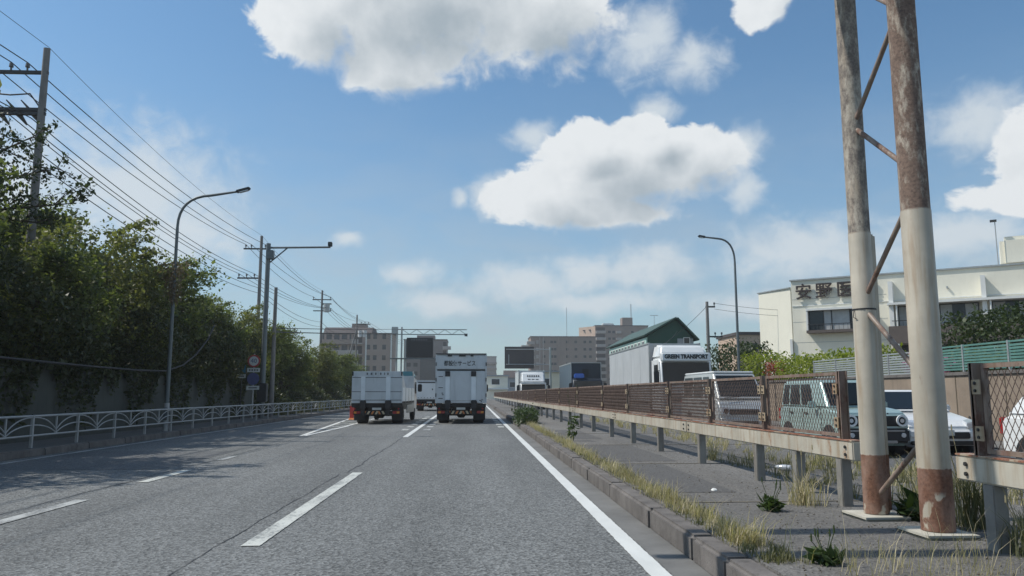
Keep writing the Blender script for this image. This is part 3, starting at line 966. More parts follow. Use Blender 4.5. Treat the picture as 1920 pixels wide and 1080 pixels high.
upole('short grey utility pole between the lorry cab and the right street lamp', 15.95, 52, .1, 7.5, [(-.1, .55, 7.25, (.5,)), (-.1, 1.0, 5.2, (.5, .95))], .15)
upole('plain concrete pole standing behind the left railing beside the traffic camera', -10.45, 41, .15, 6.75, [], .13)


def wire(label, pts, sag=.5, r=.016, grp='overhead wires along the left poles'):
    ps_ = []
    for a, b in zip(pts[:-1], pts[1:]):
        a, b = Vector(a), Vector(b)
        for i in range(12):
            t_ = i / 12
            ps_.append(a.lerp(b, t_) - Vector((0, 0, 4 * sag * t_ * (1 - t_))))
    ps_.append(Vector(pts[-1]))
    o = MB().tube(ps_, r, 4).build('overhead_wire', WIREM, smooth=80)
    return tag(o, label, 'wire', grp)


ordn = ['first', 'second', 'third', 'fourth', 'fifth', 'sixth', 'seventh', 'eighth']
tops = [(-1.75, 11.72, -1.1, 12.06), (-1.05, 11.72, -.7, 12.06), (-.55, 11.72, .3, 12.06), (-1.6, 10.5, -1.5, 9.92), (-.9, 10.1, -.95, 9.92), (-.3, 9.9, -.4, 9.92), (-.15, 8.9, -.1, 8.9), (.05, 8.4, .0, 8.5)]
tops.sort(key=lambda q: -q[1])
for i, (ax, az_, bx_, bz) in enumerate(tops):
    pts = [(-13.2 + ax, -8, az_ + .1), (-13.6 + ax, 24, az_), (-15.45 + bx_, 56, bz)]
    q3 = (-16.25 + (-.9, .9, .9, .2, .6, .95, 0, 0)[i], 83, (11.6, 11.6, 11.6, 10.4, 10.4, 10.4, 8.9, 8.4)[i])
    q4 = (-16.25 + (.6, 1.1, 1.6, .6, 1.1, 1.6, 0, 0)[i], 108, (11.2, 11.2, 11.2, 9.6, 9.6, 9.6, 8.6, 8.2)[i])
    pts += [q3, q4]
    if i < 3: pts.append((-12 + i, 165, 10.6))
    wire('power line of the left poles, %s from the top where it leaves the nearest pole' % ordn[i], pts, .55, .017)
wire('thin earth wire running down from the top of the nearest left pole', [(-13.2, -8, 12.6), (-13.55, 24, 12.25), (-15.45, 56, 12.75), (-16.25, 83, 12.3), (-16.25, 108, 12.3)], .5, .008)
wire('upper of the two dark cables from the plain pole to the message sign', [(-10.45, 41, 4.75), (-8.9, 90, 8.75)], .05, .03, 'cables to the message sign')
wire('lower of the two dark cables from the plain pole to the message sign', [(-10.45, 41, 4.55), (-8.9, 90, 8.2)], .05, .04, 'cables to the message sign')
wire('upper cable from the short right pole to the white building', [(16.45, 52, 7.5), (22, 51, 6.9)], .1, .014, 'cables right of the lorry')
wire('lower cable from the short right pole to the white building', [(16.45, 52, 7.1), (22, 51, 6.5)], .1, .014, 'cables right of the lorry')
wire('slack cable from the short right pole down towards the green roof', [(15.95, 52, 7.3), (14.5, 60, 5.0), (18.5, 69.5, 7.0)], .2, .014, 'cables right of the lorry')
wire('low cable running right from the short right pole past the lamp', [(15.95, 52, 5.3), (24, 60, 4.6)], .2, .014, 'cables right of the lorry')

# traffic camera pole
t = thing('camera_pole', 'dark pole with a long side arm carrying a traffic camera', 'camera pole', (-10.4, 39, .15))
MB().tube([(0, 0, 0), (0, 0, 8.72)], [.13, .11], 14).build('pole', LAMPP, t, smooth=40)
MB().tube([(0, 0, 8.5), (3.1, 0, 8.56)], .05, 8).build('side_arm', LAMPP, t, smooth=40)
MB().tube([(.1, 0, 7.75), (.95, 0, 8.5)], .035, 8).build('arm_stay', LAMPP, t, smooth=40)
MB().box(2.98, 3.18, -.12, .12, 8.6, 8.82).build('camera', DARKP, t, bevel=.02)
MB().box(-.05, .3, -.25, .1, 7.9, 8.35).build('control_box', LAMPP, t, bevel=.02)
MB().box(-.2, .25, -.25, .1, .8, 1.7).build('cabinet', DARKP, t, bevel=.02)

# road signs
t = thing('road_sign', 'roadside post with speed limit 40 disc over a blue sign', 'road sign', (-10.55, 37.9, .15))
MB().tube([(0, 0, 0), (0, 0, 3.1)], .032, 10).build('post', RAILW, t, smooth=50)
def disc_sign(cx, cz, r, back, par):
    return MB().disc((cx, -.045, cz), r, (0, -1, 0), .012, 28).build('sign_disc', back, par, smooth=40)
d_ = disc_sign(0, 2.75, .30, SIGNR, t)
MB().disc((0, -.059, 2.75), .225, (0, -1, 0), .006, 28).build('disc_face', SIGNW, d_, smooth=40)
text_obj('speed_number', '40', .30, SIGNB, d_, (0, -.068, 2.75), extrude=.003)
pl_ = MB().box(-.30, .30, -.055, -.043, 2.22, 2.42).build('sign_plate', SIGNW, t)
for q in range(4):
    MB().box(-.22 + q * .12, -.14 + q * .12, -.058, -.054, 2.28, 2.36).build('plate_mark', INKG, pl_)
b_ = disc_sign(0, 1.90, .29, SIGNB, t)
pl_ = MB().box(-.30, .30, -.055, -.043, 1.38, 1.57).build('sign_plate', SIGNW, t)
MB().box(-.2, .2, -.058, -.054, 1.45, 1.50).build('plate_mark', INKG, pl_)
t2 = thing('road_sign', 'small teal sign with white plate, left of the speed limit sign', 'road sign', (-11.15, 38.0, .15))
MB().tube([(0, 0, 0), (0, 0, 2.6)], .028, 10).build('post', DARKP, t2, smooth=50)
MB().box(-.2, .2, -.05, -.035, 2.18, 2.58).build('sign_panel', SIGNT, t2, bevel=.01)
pl_ = MB().box(-.21, .21, -.05, -.035, 1.94, 2.13).build('sign_plate', SIGNW, t2)
MB().box(-.14, .14, -.053, -.049, 2.0, 2.06).build('plate_mark', INKG, pl_)

# message sign over the road, with truss arm
t = thing('message_sign', 'black electronic message board hung under a truss arm beyond the trucks', 'message sign', (-8.6, 90, 0))
for q in (-.3, .25, .75):
    MB().tube([(q, 0, 0), (q, 0, 9.0 if q < .5 else 7.6)], .10, 10).build('column', GALV, t, smooth=40)
for zz in (7.85, 8.42):
    MB().tube([(-.5, 0, zz + .3), (7.75, 0, zz + .3)], .05, 8).build('arm_chord', LAMPP, t, smooth=40)
for i in range(9):
    a = .3 + i * .82
    MB().tube([(a, 0, 8.15 if i % 2 else 8.72), (a + .82, 0, 8.72 if i % 2 else 8.15)], .028, 6).build('arm_web', LAMPP, t)
MB().box(7.5, 7.85, -.15, .15, 7.95, 8.25).build('end_camera', DARKP, t)
bd = MB().box(.85, 3.9, -.35, .15, 5.45, 7.75).build('board', DARKP, t, bevel=.03)
MB().box(.95, 3.8, -.38, -.34, 5.55, 7.3).build('screen', SCREEN, bd)
hb = MB().box(.95, 3.8, -.38, -.34, 7.36, 7.68).build('header_strip', BLACKP, bd)
for q in range(7):
    MB().box(1.35 + q * .28, 1.53 + q * .28, -.385, -.379, 7.42, 7.6).build('header_mark', INKG, hb)
MB().box(-1.0, 4.1, -.5, .4, 5.28, 5.40).build('walkway', LAMPP, t)
MB().box(-.9, -.2, -.3, .3, 8.2, 9.0).build('equipment_box', GALV, t, bevel=.02)

# back of the direction sign on the right
t = thing('direction_sign', 'brown back of a large direction sign on an arm over the far lanes', 'direction sign', (8.2, 83, 0))
MB().tube([(0, 0, 0), (0, 0, 6.3)], [.14, .11], 12).build('pole', GALV, t, smooth=40)
for zz in (6.05, 4.45):
    MB().tube([(0, 0, zz), (-4.75, 0, zz)], .055, 8).build('arm', GALV, t, smooth=40)
bd = MB().box(-4.9, -1.75, .06, .10, 4.0, 6.35).build('panel', SIGNBACK, t)
for zz in (4.2, 4.7, 5.2, 5.7, 6.2):
    MB().box(-4.88, -1.77, .02, .06, zz - .04, zz + .04).build('stiffener', SIGNBACK, bd)
MB().box(-4.5, -4.42, -.02, .02, 4.5, 5.5).build('hanger', GALV, bd)

# red lane barrier by the left truck
t = thing('lane_marker', 'bright red lane marker board standing left of the open truck', 'lane marker', (-6.25, 41, 0))
MB().prism([(-.18, 0), (.18, 0), (.1, .10), (-.1, .10)], -.2, .25).build('foot', ORANGE, t, bevel=.02)
MB().box(-.16, .05, -.03, .03, .08, .72).build('board', REDP, t, bevel=.02)
MB().box(.06, .3, -.04, .04, .15, .42).build('side_panel', REDP, t, bevel=.02)

# ------------------------------------------------------------------ vehicles
def wheel(par, x, y, r, w, outer, rim=RIM, n=26, dual=False):
    """axle along x; outer = +1/-1 side the hub cap shows"""
    w0 = w * (2.1 if dual else 1)
    xa, xb = (x - w0, x) if outer > 0 else (x, x + w0)
    t_ = MB().tube([(xa, y, r), (xa + .02, y, r), (xa + .05, y, r), (xb - .05, y, r), (xb - .02, y, r), (xb, y, r)],
                   [r * .66, r * .93, r, r, r * .93, r * .66], n).build('wheel', TYRE, par, smooth=40)
    xo = xb if outer > 0 else xa
    MB().ring((xo - outer * .06, y, r), r * .50, r * .68, (outer, 0, 0), .066, n).build('rim', rim, t_, smooth=40)
    sp = MB()
    for k_ in range(5):
        a_ = k_ * 2 * PI / 5 + .3
        sp.bar((xo - outer * .025, y, r), (xo - outer * .02, y + math.cos(a_) * r * .6, r + math.sin(a_) * r * .6), r * .17, .03, (outer, 0, 0))
    sp.disc((xo - outer * .04, y, r), r * .16, (outer, 0, 0), .045, 12)
    sp.build('spokes', rim, t_)
    return t_


def face_panel(A, B, Cc, D, u0, u1, v0, v1, off=.006, th=.02):
    """slab inset in the quad A(bottom-left) B(bottom-right) C(top-right) D(top-left), standing off along its normal"""
    A, B, Cc, D = map(Vector, (A, B, Cc, D))
    n_ = (B - A).cross(D - A).normalized()
    def at(u, v):
        return (A.lerp(B, u)).lerp(D.lerp(Cc, u), v)
    q = [at(u0, v0), at(u1, v0), at(u1, v1), at(u0, v1)]
    m = MB()
    m.hexa([p_ - n_ * th for p_ in q] + [p_ + n_ * off for p_ in q])
    return m


def oncoming_car(name, label, cat, x, y, paint, L, hw, prof, gh, zb, zr, top_hw, wheels, wr, style):
    """car facing the camera: its nose at local y=0, its tail at +L. gh = (front bottom, front top, rear top, rear bottom) of the cabin"""
    t = thing(name, label, cat, (x, y, 0))
    body = MB().prism(prof, -hw, hw).build('body', paint, t, bevel=.065, seg=3)
    f0, f1, r1, r0 = gh
    b = hw - .03; u = top_hw
    cab = MB().hexa([(-b, f0, zb), (b, f0, zb), (b, r0, zb), (-b, r0, zb), (-u, f1, zr), (u, f1, zr), (u, r1, zr), (-u, r1, zr)])
    cabin = cab.build('cabin', paint, t, bevel=.05, seg=3)
    FA, FB, FC, FD = (-b, f0, zb), (b, f0, zb), (u, f1, zr), (-u, f1, zr)
    face_panel(FA, FB, FC, FD, .06, .94, .10, .90, .012).build('windscreen', GLASS, t, bevel=.008)
    RA, RB, RC, RD = (b, r0, zb), (-b, r0, zb), (-u, r1, zr), (u, r1, zr)
    face_panel(RA, RB, RC, RD, .08, .92, .15, .88, .012).build('rear_window', GLASS, t, bevel=.008)
    for s in (-1, 1):
        if s < 0:
            q = ((-b, r0, zb), (-b, f0, zb), (-u, f1, zr), (-u, r1, zr))
            cuts = [(1 - c1, 1 - c0) for c0, c1 in style['side']]
        else:
            q = ((b, f0, zb), (b, r0, zb), (u, r1, zr), (u, f1, zr))
            cuts = style['side']
        for (c0, c1) in cuts:
            face_panel(*q, c0, c1, .10, .86, .010).build('side_window', GLASS, t, bevel=.006)
        xs = s * (hw + .004)
        for yy in style['doors']:
            MB().box(xs - .003, xs + .003, yy - .006, yy + .006, .36, zb).build('door_gap', BLACKP, t)
        for yy in style['handles']:
            MB().box(min(xs, xs + s * .03), max(xs, xs + s * .03), yy, yy + .17, zb - .14, zb - .105).build('door_handle', style.get('handlem', BLACKP), t, bevel=.008)
        mb_ = MB().box(s * (hw + .02) if s > 0 else s * (hw + .19), s * (hw + .19) if s > 0 else s * (hw + .02), f0 + .42, f0 + .56, zb + .0, zb + .16)
        mb_.build('wing_mirror', style.get('mirrorm', paint), t, bevel=.03)
        for yy in wheels:
            arch = MB()
            arch.disc((xs - s * .20, yy, wr), wr * 1.24, (s, 0, 0), .205, 24)
            arch.build('wheel_arch', BLACKP, t, smooth=40)
            wheel(t, s * (hw + .012), yy, wr, .17, s, style.get('rim', RIM))
        MB().box(s * (hw - .005) - .01, s * (hw - .005) + .01, wheels[0] + wr * 1.2, wheels[1] - wr * 1.2, .20, .33).build('sill', BLACKP, t)
        MB().box(min(s * (hw - .17), s * (hw + .006)), max(s * (hw - .17), s * (hw + .006)), L - .10, L + .012, zb - .32, zb - .02).build('tail_lamp', REDLENS, t, bevel=.02)
    return t


# mint mini SUV
prof = [(.05, .24), (-.0, .34), (-.02, .62), (.03, .90), (.14, .985), (.80, 1.05), (3.34, 1.06), (3.40, .9), (3.40, .40), (3.34, .26)]
t = oncoming_car('small_suv', 'mint green mini SUV with round headlights behind the mesh fence', 'car', 8.60, 16.4, MINT, 3.4, .735, prof,
                 (.72, 1.20, 3.25, 3.36), 1.02, 1.66, .64, (.62, 2.85), .30, dict(side=[(.26, .50), (.54, .77), (.81, .95)], doors=[.98, 1.95, 2.75], handles=[1.68, 2.5]))
MB().box(-.62, .62, -.045, .03, .655, .875).build('grille', BLACKP, t, bevel=.03)
for k_ in range(3):
    MB().box(-.36, .36, -.055, -.04, .70 + k_ * .055, .715 + k_ * .055).build('grille_bar', CHASSIS, t)
for s in (-1, 1):
    h_ = MB().ring((s * .555, -.05, .775), .085, .125, (0, -1, 0), .035, 28).build('headlight', WPAINT, t, smooth=40)
    MB().disc((s * .555, -.03, .775), .088, (0, -1, 0), .035, 24, .07).build('lens', GLASS, h_, smooth=40)
    MB().disc((s * .555, -.064, .775), .045, (0, -1, 0), .008, 16).build('bulb', LENS, h_, smooth=40)
    MB().disc((s * .56, -.075, .47), .05, (0, -1, 0), .02, 16).build('fog_lamp', LENS, t, smooth=40)
MB().box(-.72, .72, -.075, .10, .30, .615).build('bumper', BLACKP, t, bevel=.05, seg=3)
MB().box(-.60, .60, -.088, -.06, .545, .58).build('bumper_strip', RIM, t, bevel=.01)
MB().box(-.42, .42, -.09, -.06, .30, .36).build('skid_plate', RIM, t, bevel=.01)
MB().box(-.17, .17, -.095, -.078, .395, .53).build('number_plate', PLATE, t)
for k_ in (-.27, -.09, .09, .27):
    MB().disc((k_, -.018, .925), .016, (0, -1, 0), .012, 10).build('bonnet_stud', BLACKP, t)
MB().bar((-.52, .70, 1.085), (.0, .78, 1.13), .02).build('wiper', BLACKP, t)
for s in (-1, 1):
    MB().tube([(s * .60, 1.3, 1.665), (s * .60, 1.35, 1.70), (s * .60, 3.0, 1.70), (s * .60, 3.05, 1.665)], .015, 6).build('roof_rail', BLACKP, t)

# silver van
prof = [(.06, .26), (.0, .36), (-.01, .72), (.05, .98), (.22, 1.16), (.5, 1.22), (4.62, 1.22), (4.68, 1.0), (4.68, .45), (4.6, .28)]
t = oncoming_car('delivery_van', 'silver high-roof van behind the mesh fence, following the mint car', 'van', 8.95, 25.5, VANP, 4.68, .85, prof,
                 (.16, .98, 4.52, 4.62), 1.16, 2.06, .73, (.85, 3.55), .32, dict(side=[(.13, .32), (.36, .64), (.67, .96)], doors=[.72, 1.75, 2.95], handles=[1.55, 1.85], rim=STEELRIM))
MB().box(-.50, .50, -.035, .03, .66, .84).build('grille', BLACKP, t, bevel=.02)
for s in (-1, 1):
    h_ = MB().box(min(s * .50, s * .80), max(s * .50, s * .80), -.04, .06, .64, .90).build('headlight', LENS, t, bevel=.04)
    MB().disc((s * .62, -.035, .77), .085, (0, -1, 0), .012, 18).build('lens', GLASS, h_, smooth=40)
    MB().disc((s * .62, -.075, .44), .05, (0, -1, 0), .02, 14).build('fog_lamp', LENS, t, smooth=40)
MB().box(-.83, .83, -.07, .08, .30, .58).build('bumper', VANP, t, bevel=.05, seg=3)
MB().box(-.45, .45, -.078, -.06, .34, .46).build('air_intake', BLACKP, t, bevel=.01)
MB().box(-.17, .17, -.082, -.065, .47, .56).build('number_plate', PLATE, t)
MB().box(-.72, .72, .94, 4.55, 2.045, 2.12).build('roof_panel', WPAINT, t, bevel=.035, seg=3)
MB().bar((-.6, .12, 1.21), (-.05, .17, 1.25), .02).build('wiper', BLACKP, t)
for s in (-1, 1):
    MB().box(s * .852 - .006, s * .852 + .006, .9, 4.5, .74, .77).build('side_moulding', BLACKP, t)

# white saloon
prof = [(.10, .20), (.0, .34), (.02, .58), (.16, .72), (.55, .82), (1.15, .93), (3.55, .97), (4.25, .98), (4.36, .85), (4.38, .45), (4.3, .24)]
t = oncoming_car('white_saloon', 'low white saloon seen between the two gantry columns', 'car', 10.45, 16.9, WPAINT, 4.4, .86, prof,
                 (1.0, 1.95, 3.15, 4.05), .93, 1.44, .60, (.82, 3.45), .31, dict(side=[(.22, .50), (.53, .80)], doors=[1.45, 2.5, 3.3], handles=[2.2, 3.05], handlem=WPAINT))
for s in (-1, 1):
    h_ = MB().hexa([(s * .50, -.005, .58), (s * .84, .10, .60), (s * .855, .42, .66), (s * .55, .2, .64), (s * .50, .02, .70), (s * .83, .14, .73), (s * .85, .46, .79), (s * .55, .25, .76)]).build('headlight', LENS, t, bevel=.015)
MB().box(-.55, .55, -.025, .03, .36, .50).build('grille', BLACKP, t, bevel=.02)
MB().box(-.80, .80, -.01, .06, .22, .31).build('lower_intake', BLACKP, t, bevel=.02)
MB().box(-.17, .17, -.045, -.02, .43, .55).build('number_plate', PLATE, t)

# white hatchback at the right edge
prof = [(.08, .22), (.0, .36), (.02, .66), (.12, .82), (.9, .98), (3.7, 1.0), (3.82, .85), (3.82, .42), (3.75, .25)]
t = oncoming_car('white_hatchback', 'white hatchback with red tail lamp behind the right-hand mesh panel', 'car', 9.95, 9.35, WPAINT, 3.82, .84, prof,
                 (.8, 1.55, 3.25, 3.72), .97, 1.50, .66, (.75, 3.1), .30, dict(side=[(.2, .48), (.51, .82)], doors=[1.2, 2.2, 3.0], handles=[1.9, 2.75], handlem=WPAINT))
for s in (-1, 1):
    MB().box(min(s * .55, s * .82), max(s * .55, s * .82), -.02, .1, .62, .76).build('headlight', LENS, t, bevel=.03)
MB().box(-.5, .5, -.02, .03, .40, .54).build('grille', BLACKP, t, bevel=.02)
MB().box(-.17, .17, -.035, -.02, .44, .54).build('number_plate', PLATE, t)


def truck_wheels(t, hw, ys, r=.40, dual=()):
    for yy in ys:
        for s in (-1, 1):
            wheel(t, s * (hw - .06), yy, r, .24, s, STEELRIM, 22, dual=(yy in dual))


def oncoming_truck(name, label, x, y, hw, box_y, box_len, box_z, cab_len, cab_z, cabm, boxm, wz, deflector, sidem=None, cat='truck'):
    """lorry facing the camera: cab front at local y=0"""
    t = thing(name, label, cat, (x, y, 0))
    cw = hw - .03
    prof = [(.10, .45), (.0, .6), (.0, wz[0]), (.18, wz[1] + .05), (.45, cab_z), (cab_len, cab_z), (cab_len, .55)]
    MB().prism(prof, -cw, cw).build('cab', cabm, t, bevel=.09, seg=3)
    A, B, Cc, D = (-cw, 0, wz[0]), (cw, 0, wz[0]), (cw, .18, wz[1] + .05), (-cw, .18, wz[1] + .05)
    face_panel(A, B, Cc, D, .05, .95, .06, .93, .015).build('windscreen', GLASS, t, bevel=.01)
    for s in (-1, 1):
        xs = s * (cw + .003)
        MB().prism([(.40, wz[0] + .02), (.48, wz[1] - .12), (1.25, wz[1] - .12), (1.25, wz[0] - .1)], xs - .008, xs + .008).build('side_window', GLASS, t)
        mm = MB().box(min(s * (hw + .05), s * (hw + .30)), max(s * (hw + .05), s * (hw + .30)), -.12, -.02, wz[0] + .05, wz[0] + .62).build('wing_mirror', BLACKP, t, bevel=.04)
        MB().tube([(s * (hw - .02), .1, wz[0] + .62), (s * (hw + .18), -.06, wz[0] + .62)], .018, 6).build('mirror_arm', BLACKP, mm)
        MB().box(min(s * .62, s * 1.05), max(s * .62, s * 1.05), -.05, .05, .62, .86).build('headlight', LENS, t, bevel=.03)
        for yy in (.55, 1.25):
            MB().box(xs - .004, xs + .004, yy - .008, yy + .008, .75, wz[1] - .05).build('door_gap', BLACKP, t)
    MB().box(-cw, cw, -.06, .12, .35, .60).build('bumper', cabm if cabm is not NAVY else BLACKP, t, bevel=.04)
    MB().box(-.7, .7, -.02, .03, .95, 1.35).build('grille', BLACKP, t, bevel=.02)
    for k_ in range(3):
        MB().box(-.68, .68, -.03, -.015, 1.03 + k_ * .11, 1.07 + k_ * .11).build('grille_bar', GALV, t)
    MB().box(-.2, .2, -.075, -.055, .4, .52).build('number_plate', PLATE, t)
    for q in (-.55, .1):
        MB().bar((q, -.03, wz[0] + .05), (q + .55, .0, wz[0] + .16), .03).build('wiper', BLACKP, t)
    bx = MB().box(-hw, hw, box_y, box_y + box_len, .95, box_z).build('cargo_box', boxm, t, bevel=.03)
    if sidem:
        MB().box(-hw - .012, -hw - .002, box_y + .05, box_y + box_len - .05, 1.0, box_z - .06).build('side_skin', sidem, bx)
    for zz in (1.0, box_z):
        for s in (-1, 1):
            MB().bar((s * hw, box_y - .01, zz), (s * hw, box_y + box_len + .01, zz), .07, .07).build('edge_rail', GALV, bx)
    for s in (-1, 1):
        MB().bar((s * hw, box_y - .012, .95), (s * hw, box_y - .012, box_z), .08, .06).build('corner_post', GALV, bx)
    MB().box(-.45, .45, .6, box_y + box_len - .2, .55, .94).build('chassis', CHASSIS, t)
    ws = [1.0, box_y + box_len - 1.6] + ([box_y + box_len - 2.9] if box_len > 8 else [])
    truck_wheels(t, hw, ws, .46, tuple(ws[1:]))
    for s in (-1, 1):
        MB().box(min(s * (hw - .06), s * (hw - .02)), max(s * (hw - .06), s * (hw - .02)), 2.2 + max(0, box_y - 2), box_y + box_len - 4.2 if box_len > 8 else box_y + box_len - 2.4, .45, .85).build('side_guard', GALV, t)
    return t, bx


# white articulated lorry
t, bx = oncoming_truck('white_lorry', 'white lorry with lettering above its windscreen and long grey box', 9.86, 35.6, 1.26, 2.1, 11.2, 3.80, 1.85, 3.02, WPAINT, TRAILER, (1.78, 2.82), True)
MB().hexa([(-1.2, .40, 3.0), (1.2, .40, 3.0), (1.2, 1.85, 3.0), (-1.2, 1.85, 3.0), (-1.02, .75, 3.62), (1.02, .75, 3.62), (1.05, 1.85, 3.70), (-1.05, 1.85, 3.70)]).build('roof_deflector', WPAINT, t, bevel=.10, seg=3)
vis = MB().hexa([(-1.17, -.02, 2.84), (1.17, -.02, 2.84), (1.17, .30, 2.88), (-1.17, .30, 2.88), (-1.17, .02, 3.25), (1.17, .02, 3.25), (1.17, .42, 3.27), (-1.17, .42, 3.27)]).build('front_panel', WPAINT, t, bevel=.05, seg=3)
text_obj('lettering', 'GREEN TRANSPORT', .26, INK, vis, (0, -.012, 3.05), (PI / 2 - .1, 0, 0), .006, width=2.05, bold=.012)
for k_ in range(4):
    MB().box(-1.266, -1.262, 4.2 + k_ * 2.3, 4.215 + k_ * 2.3, 1.05, 3.7).build('panel_seam', GALV, bx)
MB().box(-1.0, 1.0, 2.04, 2.09, 3.0, 3.76).build('front_wall', GALV, bx)

# dark navy truck behind it
t, bx = oncoming_truck('navy_truck', 'dark navy box truck between the white truck and the grey lorry', 8.98, 61, 1.2, .9, 8.4, 3.76, 1.7, 2.55, NAVY, NAVY, (1.55, 2.35), False, NAVYS)
MB().box(-1.0, -.25, .15, .85, 2.56, 2.92).build('sunlit_blue_patch', BLUEP, t, bevel=.06)  # added blue block imitating a sunlit patch of blue on the cab
MB().box(-1.22, 1.22, .86, 9.3, 3.765, 3.83).build('roof_edge', GALV, bx)
MB().box(-.3, .2, .88, .895, 2.7, 3.3).build('front_patch', CHASSIS, bx)

# white truck with roof deflector
t, bx = oncoming_truck('white_truck', 'white truck with a lettered roof deflector, farthest of the oncoming queue', 5.15, 67, 1.15, 2.0, 6.0, 3.38, 1.8, 2.30, WPAINT, WBOX, (1.45, 2.15), True)
df = MB().hexa([(-1.02, .25, 2.32), (1.02, .25, 2.32), (1.05, 1.8, 2.32), (-1.05, 1.8, 2.32), (-.98, .75, 3.18), (.98, .75, 3.18), (1.0, 1.8, 3.24), (-1.0, 1.8, 3.24)]).build('roof_deflector', WPAINT, t, bevel=.10, seg=3)
for k_ in range(6):
    MB().bar((-.52 + k_ * .19, .53, 2.86), (-.40 + k_ * .19, .53, 2.86), .02, .16).build('deflector_mark', INKG, df)
for k_ in range(3):
    MB().bar((-.46 + k_ * .34, .38, 2.58), (-.22 + k_ * .34, .38, 2.58), .02, .06).build('deflector_mark', INKG, df)
MB().box(-1.1, 1.1, -.12, .2, 2.16, 2.30).build('sun_visor', WPAINT, t, bevel=.04)


def rear_truck(name, label, x, y, hw, L, zt, boxm, rz=0):
    """truck seen from behind: its tail at local y=0, its cab at +L"""
    t = thing(name, label, 'truck', (x, y, 0), rz)
    MB().box(-.42, .42, .15, L, .58, .90).build('chassis', CHASSIS, t)
    MB().box(-hw, hw, .0, .12, .74, .90).build('rear_crossmember', CHASSIS, t, bevel=.02)
    bm_ = MB().box(-hw + .08, hw - .08, -.02, .06, .42, .60).build('underrun_bar', CHASSIS, t, bevel=.015)
    for k_ in range(7):
        xa = -.62 + k_ * .18
        sl = .07
        MB().add([(xa, -.026, .44), (xa + .09, -.026, .44), (xa + .09 + (sl if k_ < 4 else -sl), -.026, .58), (xa + (sl if k_ < 4 else -sl), -.026, .58)], [(0, 1, 2, 3)]).build('hazard_stripe', HAZW if k_ % 2 else ORANGE, bm_)
    for s in (-1, 1):
        lm = MB().box(min(s * (hw - .42), s * (hw - .10)), max(s * (hw - .42), s * (hw - .10)), -.05, .02, .46, .58).build('tail_lamp', REDLENS, t, bevel=.015)
        MB().box(min(s * (hw - .24), s * (hw - .12)), max(s * (hw - .24), s * (hw - .12)), -.056, -.04, .475, .565).build('indicator', AMBER, lm)
        MB().box(min(s * (hw - .52), s * (hw - .03)), max(s * (hw - .52), s * (hw - .03)), .55, .57, .16, .74).build('mud_flap', BLACKP, t)
    MB().box(-.2, .2, -.03, -.018, .63, .73).build('number_plate', PLATE, t)
    MB().tube([(-hw + .3, 1.15, .40), (-.2, 1.15, .40), (-.12, 1.15, .40), (.12, 1.15, .40), (.2, 1.15, .40), (hw - .3, 1.15, .40)], [.07, .07, .17, .17, .07, .07], 12).build('rear_axle', CHASSIS, t, smooth=50)
    MB().box(-.9, -.5, 2.2, 3.3, .42, .80).build('fuel_tank', GALV, t, bevel=.05)
    for s in (-1, 1):
        MB().disc((s * (hw - .16), -.021, .68), .035, (0, -1, 0), .012, 12).build('reflector', REDLENS, t)
    truck_wheels(t, hw - .02, (1.15, L - .75), .40, (1.15,))
    cab = MB().prism([(L - 1.6, .55), (L, .55), (L + .02, 1.2), (L - .2, 2.15), (L - 1.55, 2.2)], -hw + .06, hw - .06).build('cab', WPAINT, t, bevel=.06, seg=3)
    for s in (-1, 1):
        xs = s * (hw - .055)
        MB().prism([(L - 1.1, 1.35), (L - .25, 1.35), (L - .35, 1.95), (L - 1.1, 1.95)], xs - .006, xs + .006).build('side_window', GLASS, cab)
        MB().box(min(s * hw, s * (hw + .22)), max(s * hw, s * (hw + .22)), L - .1, L, 1.45, 1.85).build('wing_mirror', BLACKP, t, bevel=.03)
        MB().box(min(s * (hw - .04), s * hw), max(s * (hw - .04), s * hw), 2.0, L - 1.9, .45, .82).build('side_guard', GALV, t)
    return t


def tail_lift(t, x0, x1, z0, z1, rails, capz):
    """folded tail-lift platform with its two rails and hinges"""
    g = MB().box(x0, x1, -.09, -.012, z0, z1).build('tail_gate', ALU2, t, bevel=.012)
    for (a, b) in rails:
        MB().box(a, b, -.13, -.085, z0 + .12, z1 - .02).build('lift_rail', RAILLT, g, bevel=.012)
        if capz: MB().box(a - .01, b + .01, -.16, -.085, z1 - .24, z1 + .0).build('rail_cap', BLACKP, g, bevel=.01)
        hn = MB().box(a - .01, b + .05, -.24, -.06, z0 - .26, z0 + .13).build('hinge', BLACKP, g, bevel=.03)
        MB().box(a + .02, b + .0, -.20, .0, .36, z0 - .25).build('lift_arm', CHASSIS, t, bevel=.02)
    return g


# right truck, closed box
t = rear_truck('box_truck', 'closed grey box truck with tail lift and dark lettering, right lane ahead', -.57, 35.5, 1.14, 7.4, 3.16, ALU)
bx = MB().box(-1.14, 1.14, 0, 5.7, .92, 3.13).build('cargo_box', ALU, t, bevel=.02)
up_ = MB().box(-1.12, 1.10, -.05, -.004, 2.46, 3.06).build('upper_panel', ALU2, bx, bevel=.01)
text_obj('lettering', '都設便サービス', .26, INK, up_, (-.06, -.058, 2.70), extrude=.004, width=1.44, bold=.003)
MB().box(-1.15, 1.15, -.07, .0, 3.115, 3.17).build('top_rail', DARKP, bx, bevel=.01)
for (a, b) in ((-.62, -.42), (-.1, .2), (.42, .55)):
    MB().box(a, b, -.10, -.055, 3.03, 3.10).build('top_latch', BLACKP, bx)
MB().box(-1.12, 1.10, -.03, -.004, 2.385, 2.44).build('gate_gap', DARKP, bx)
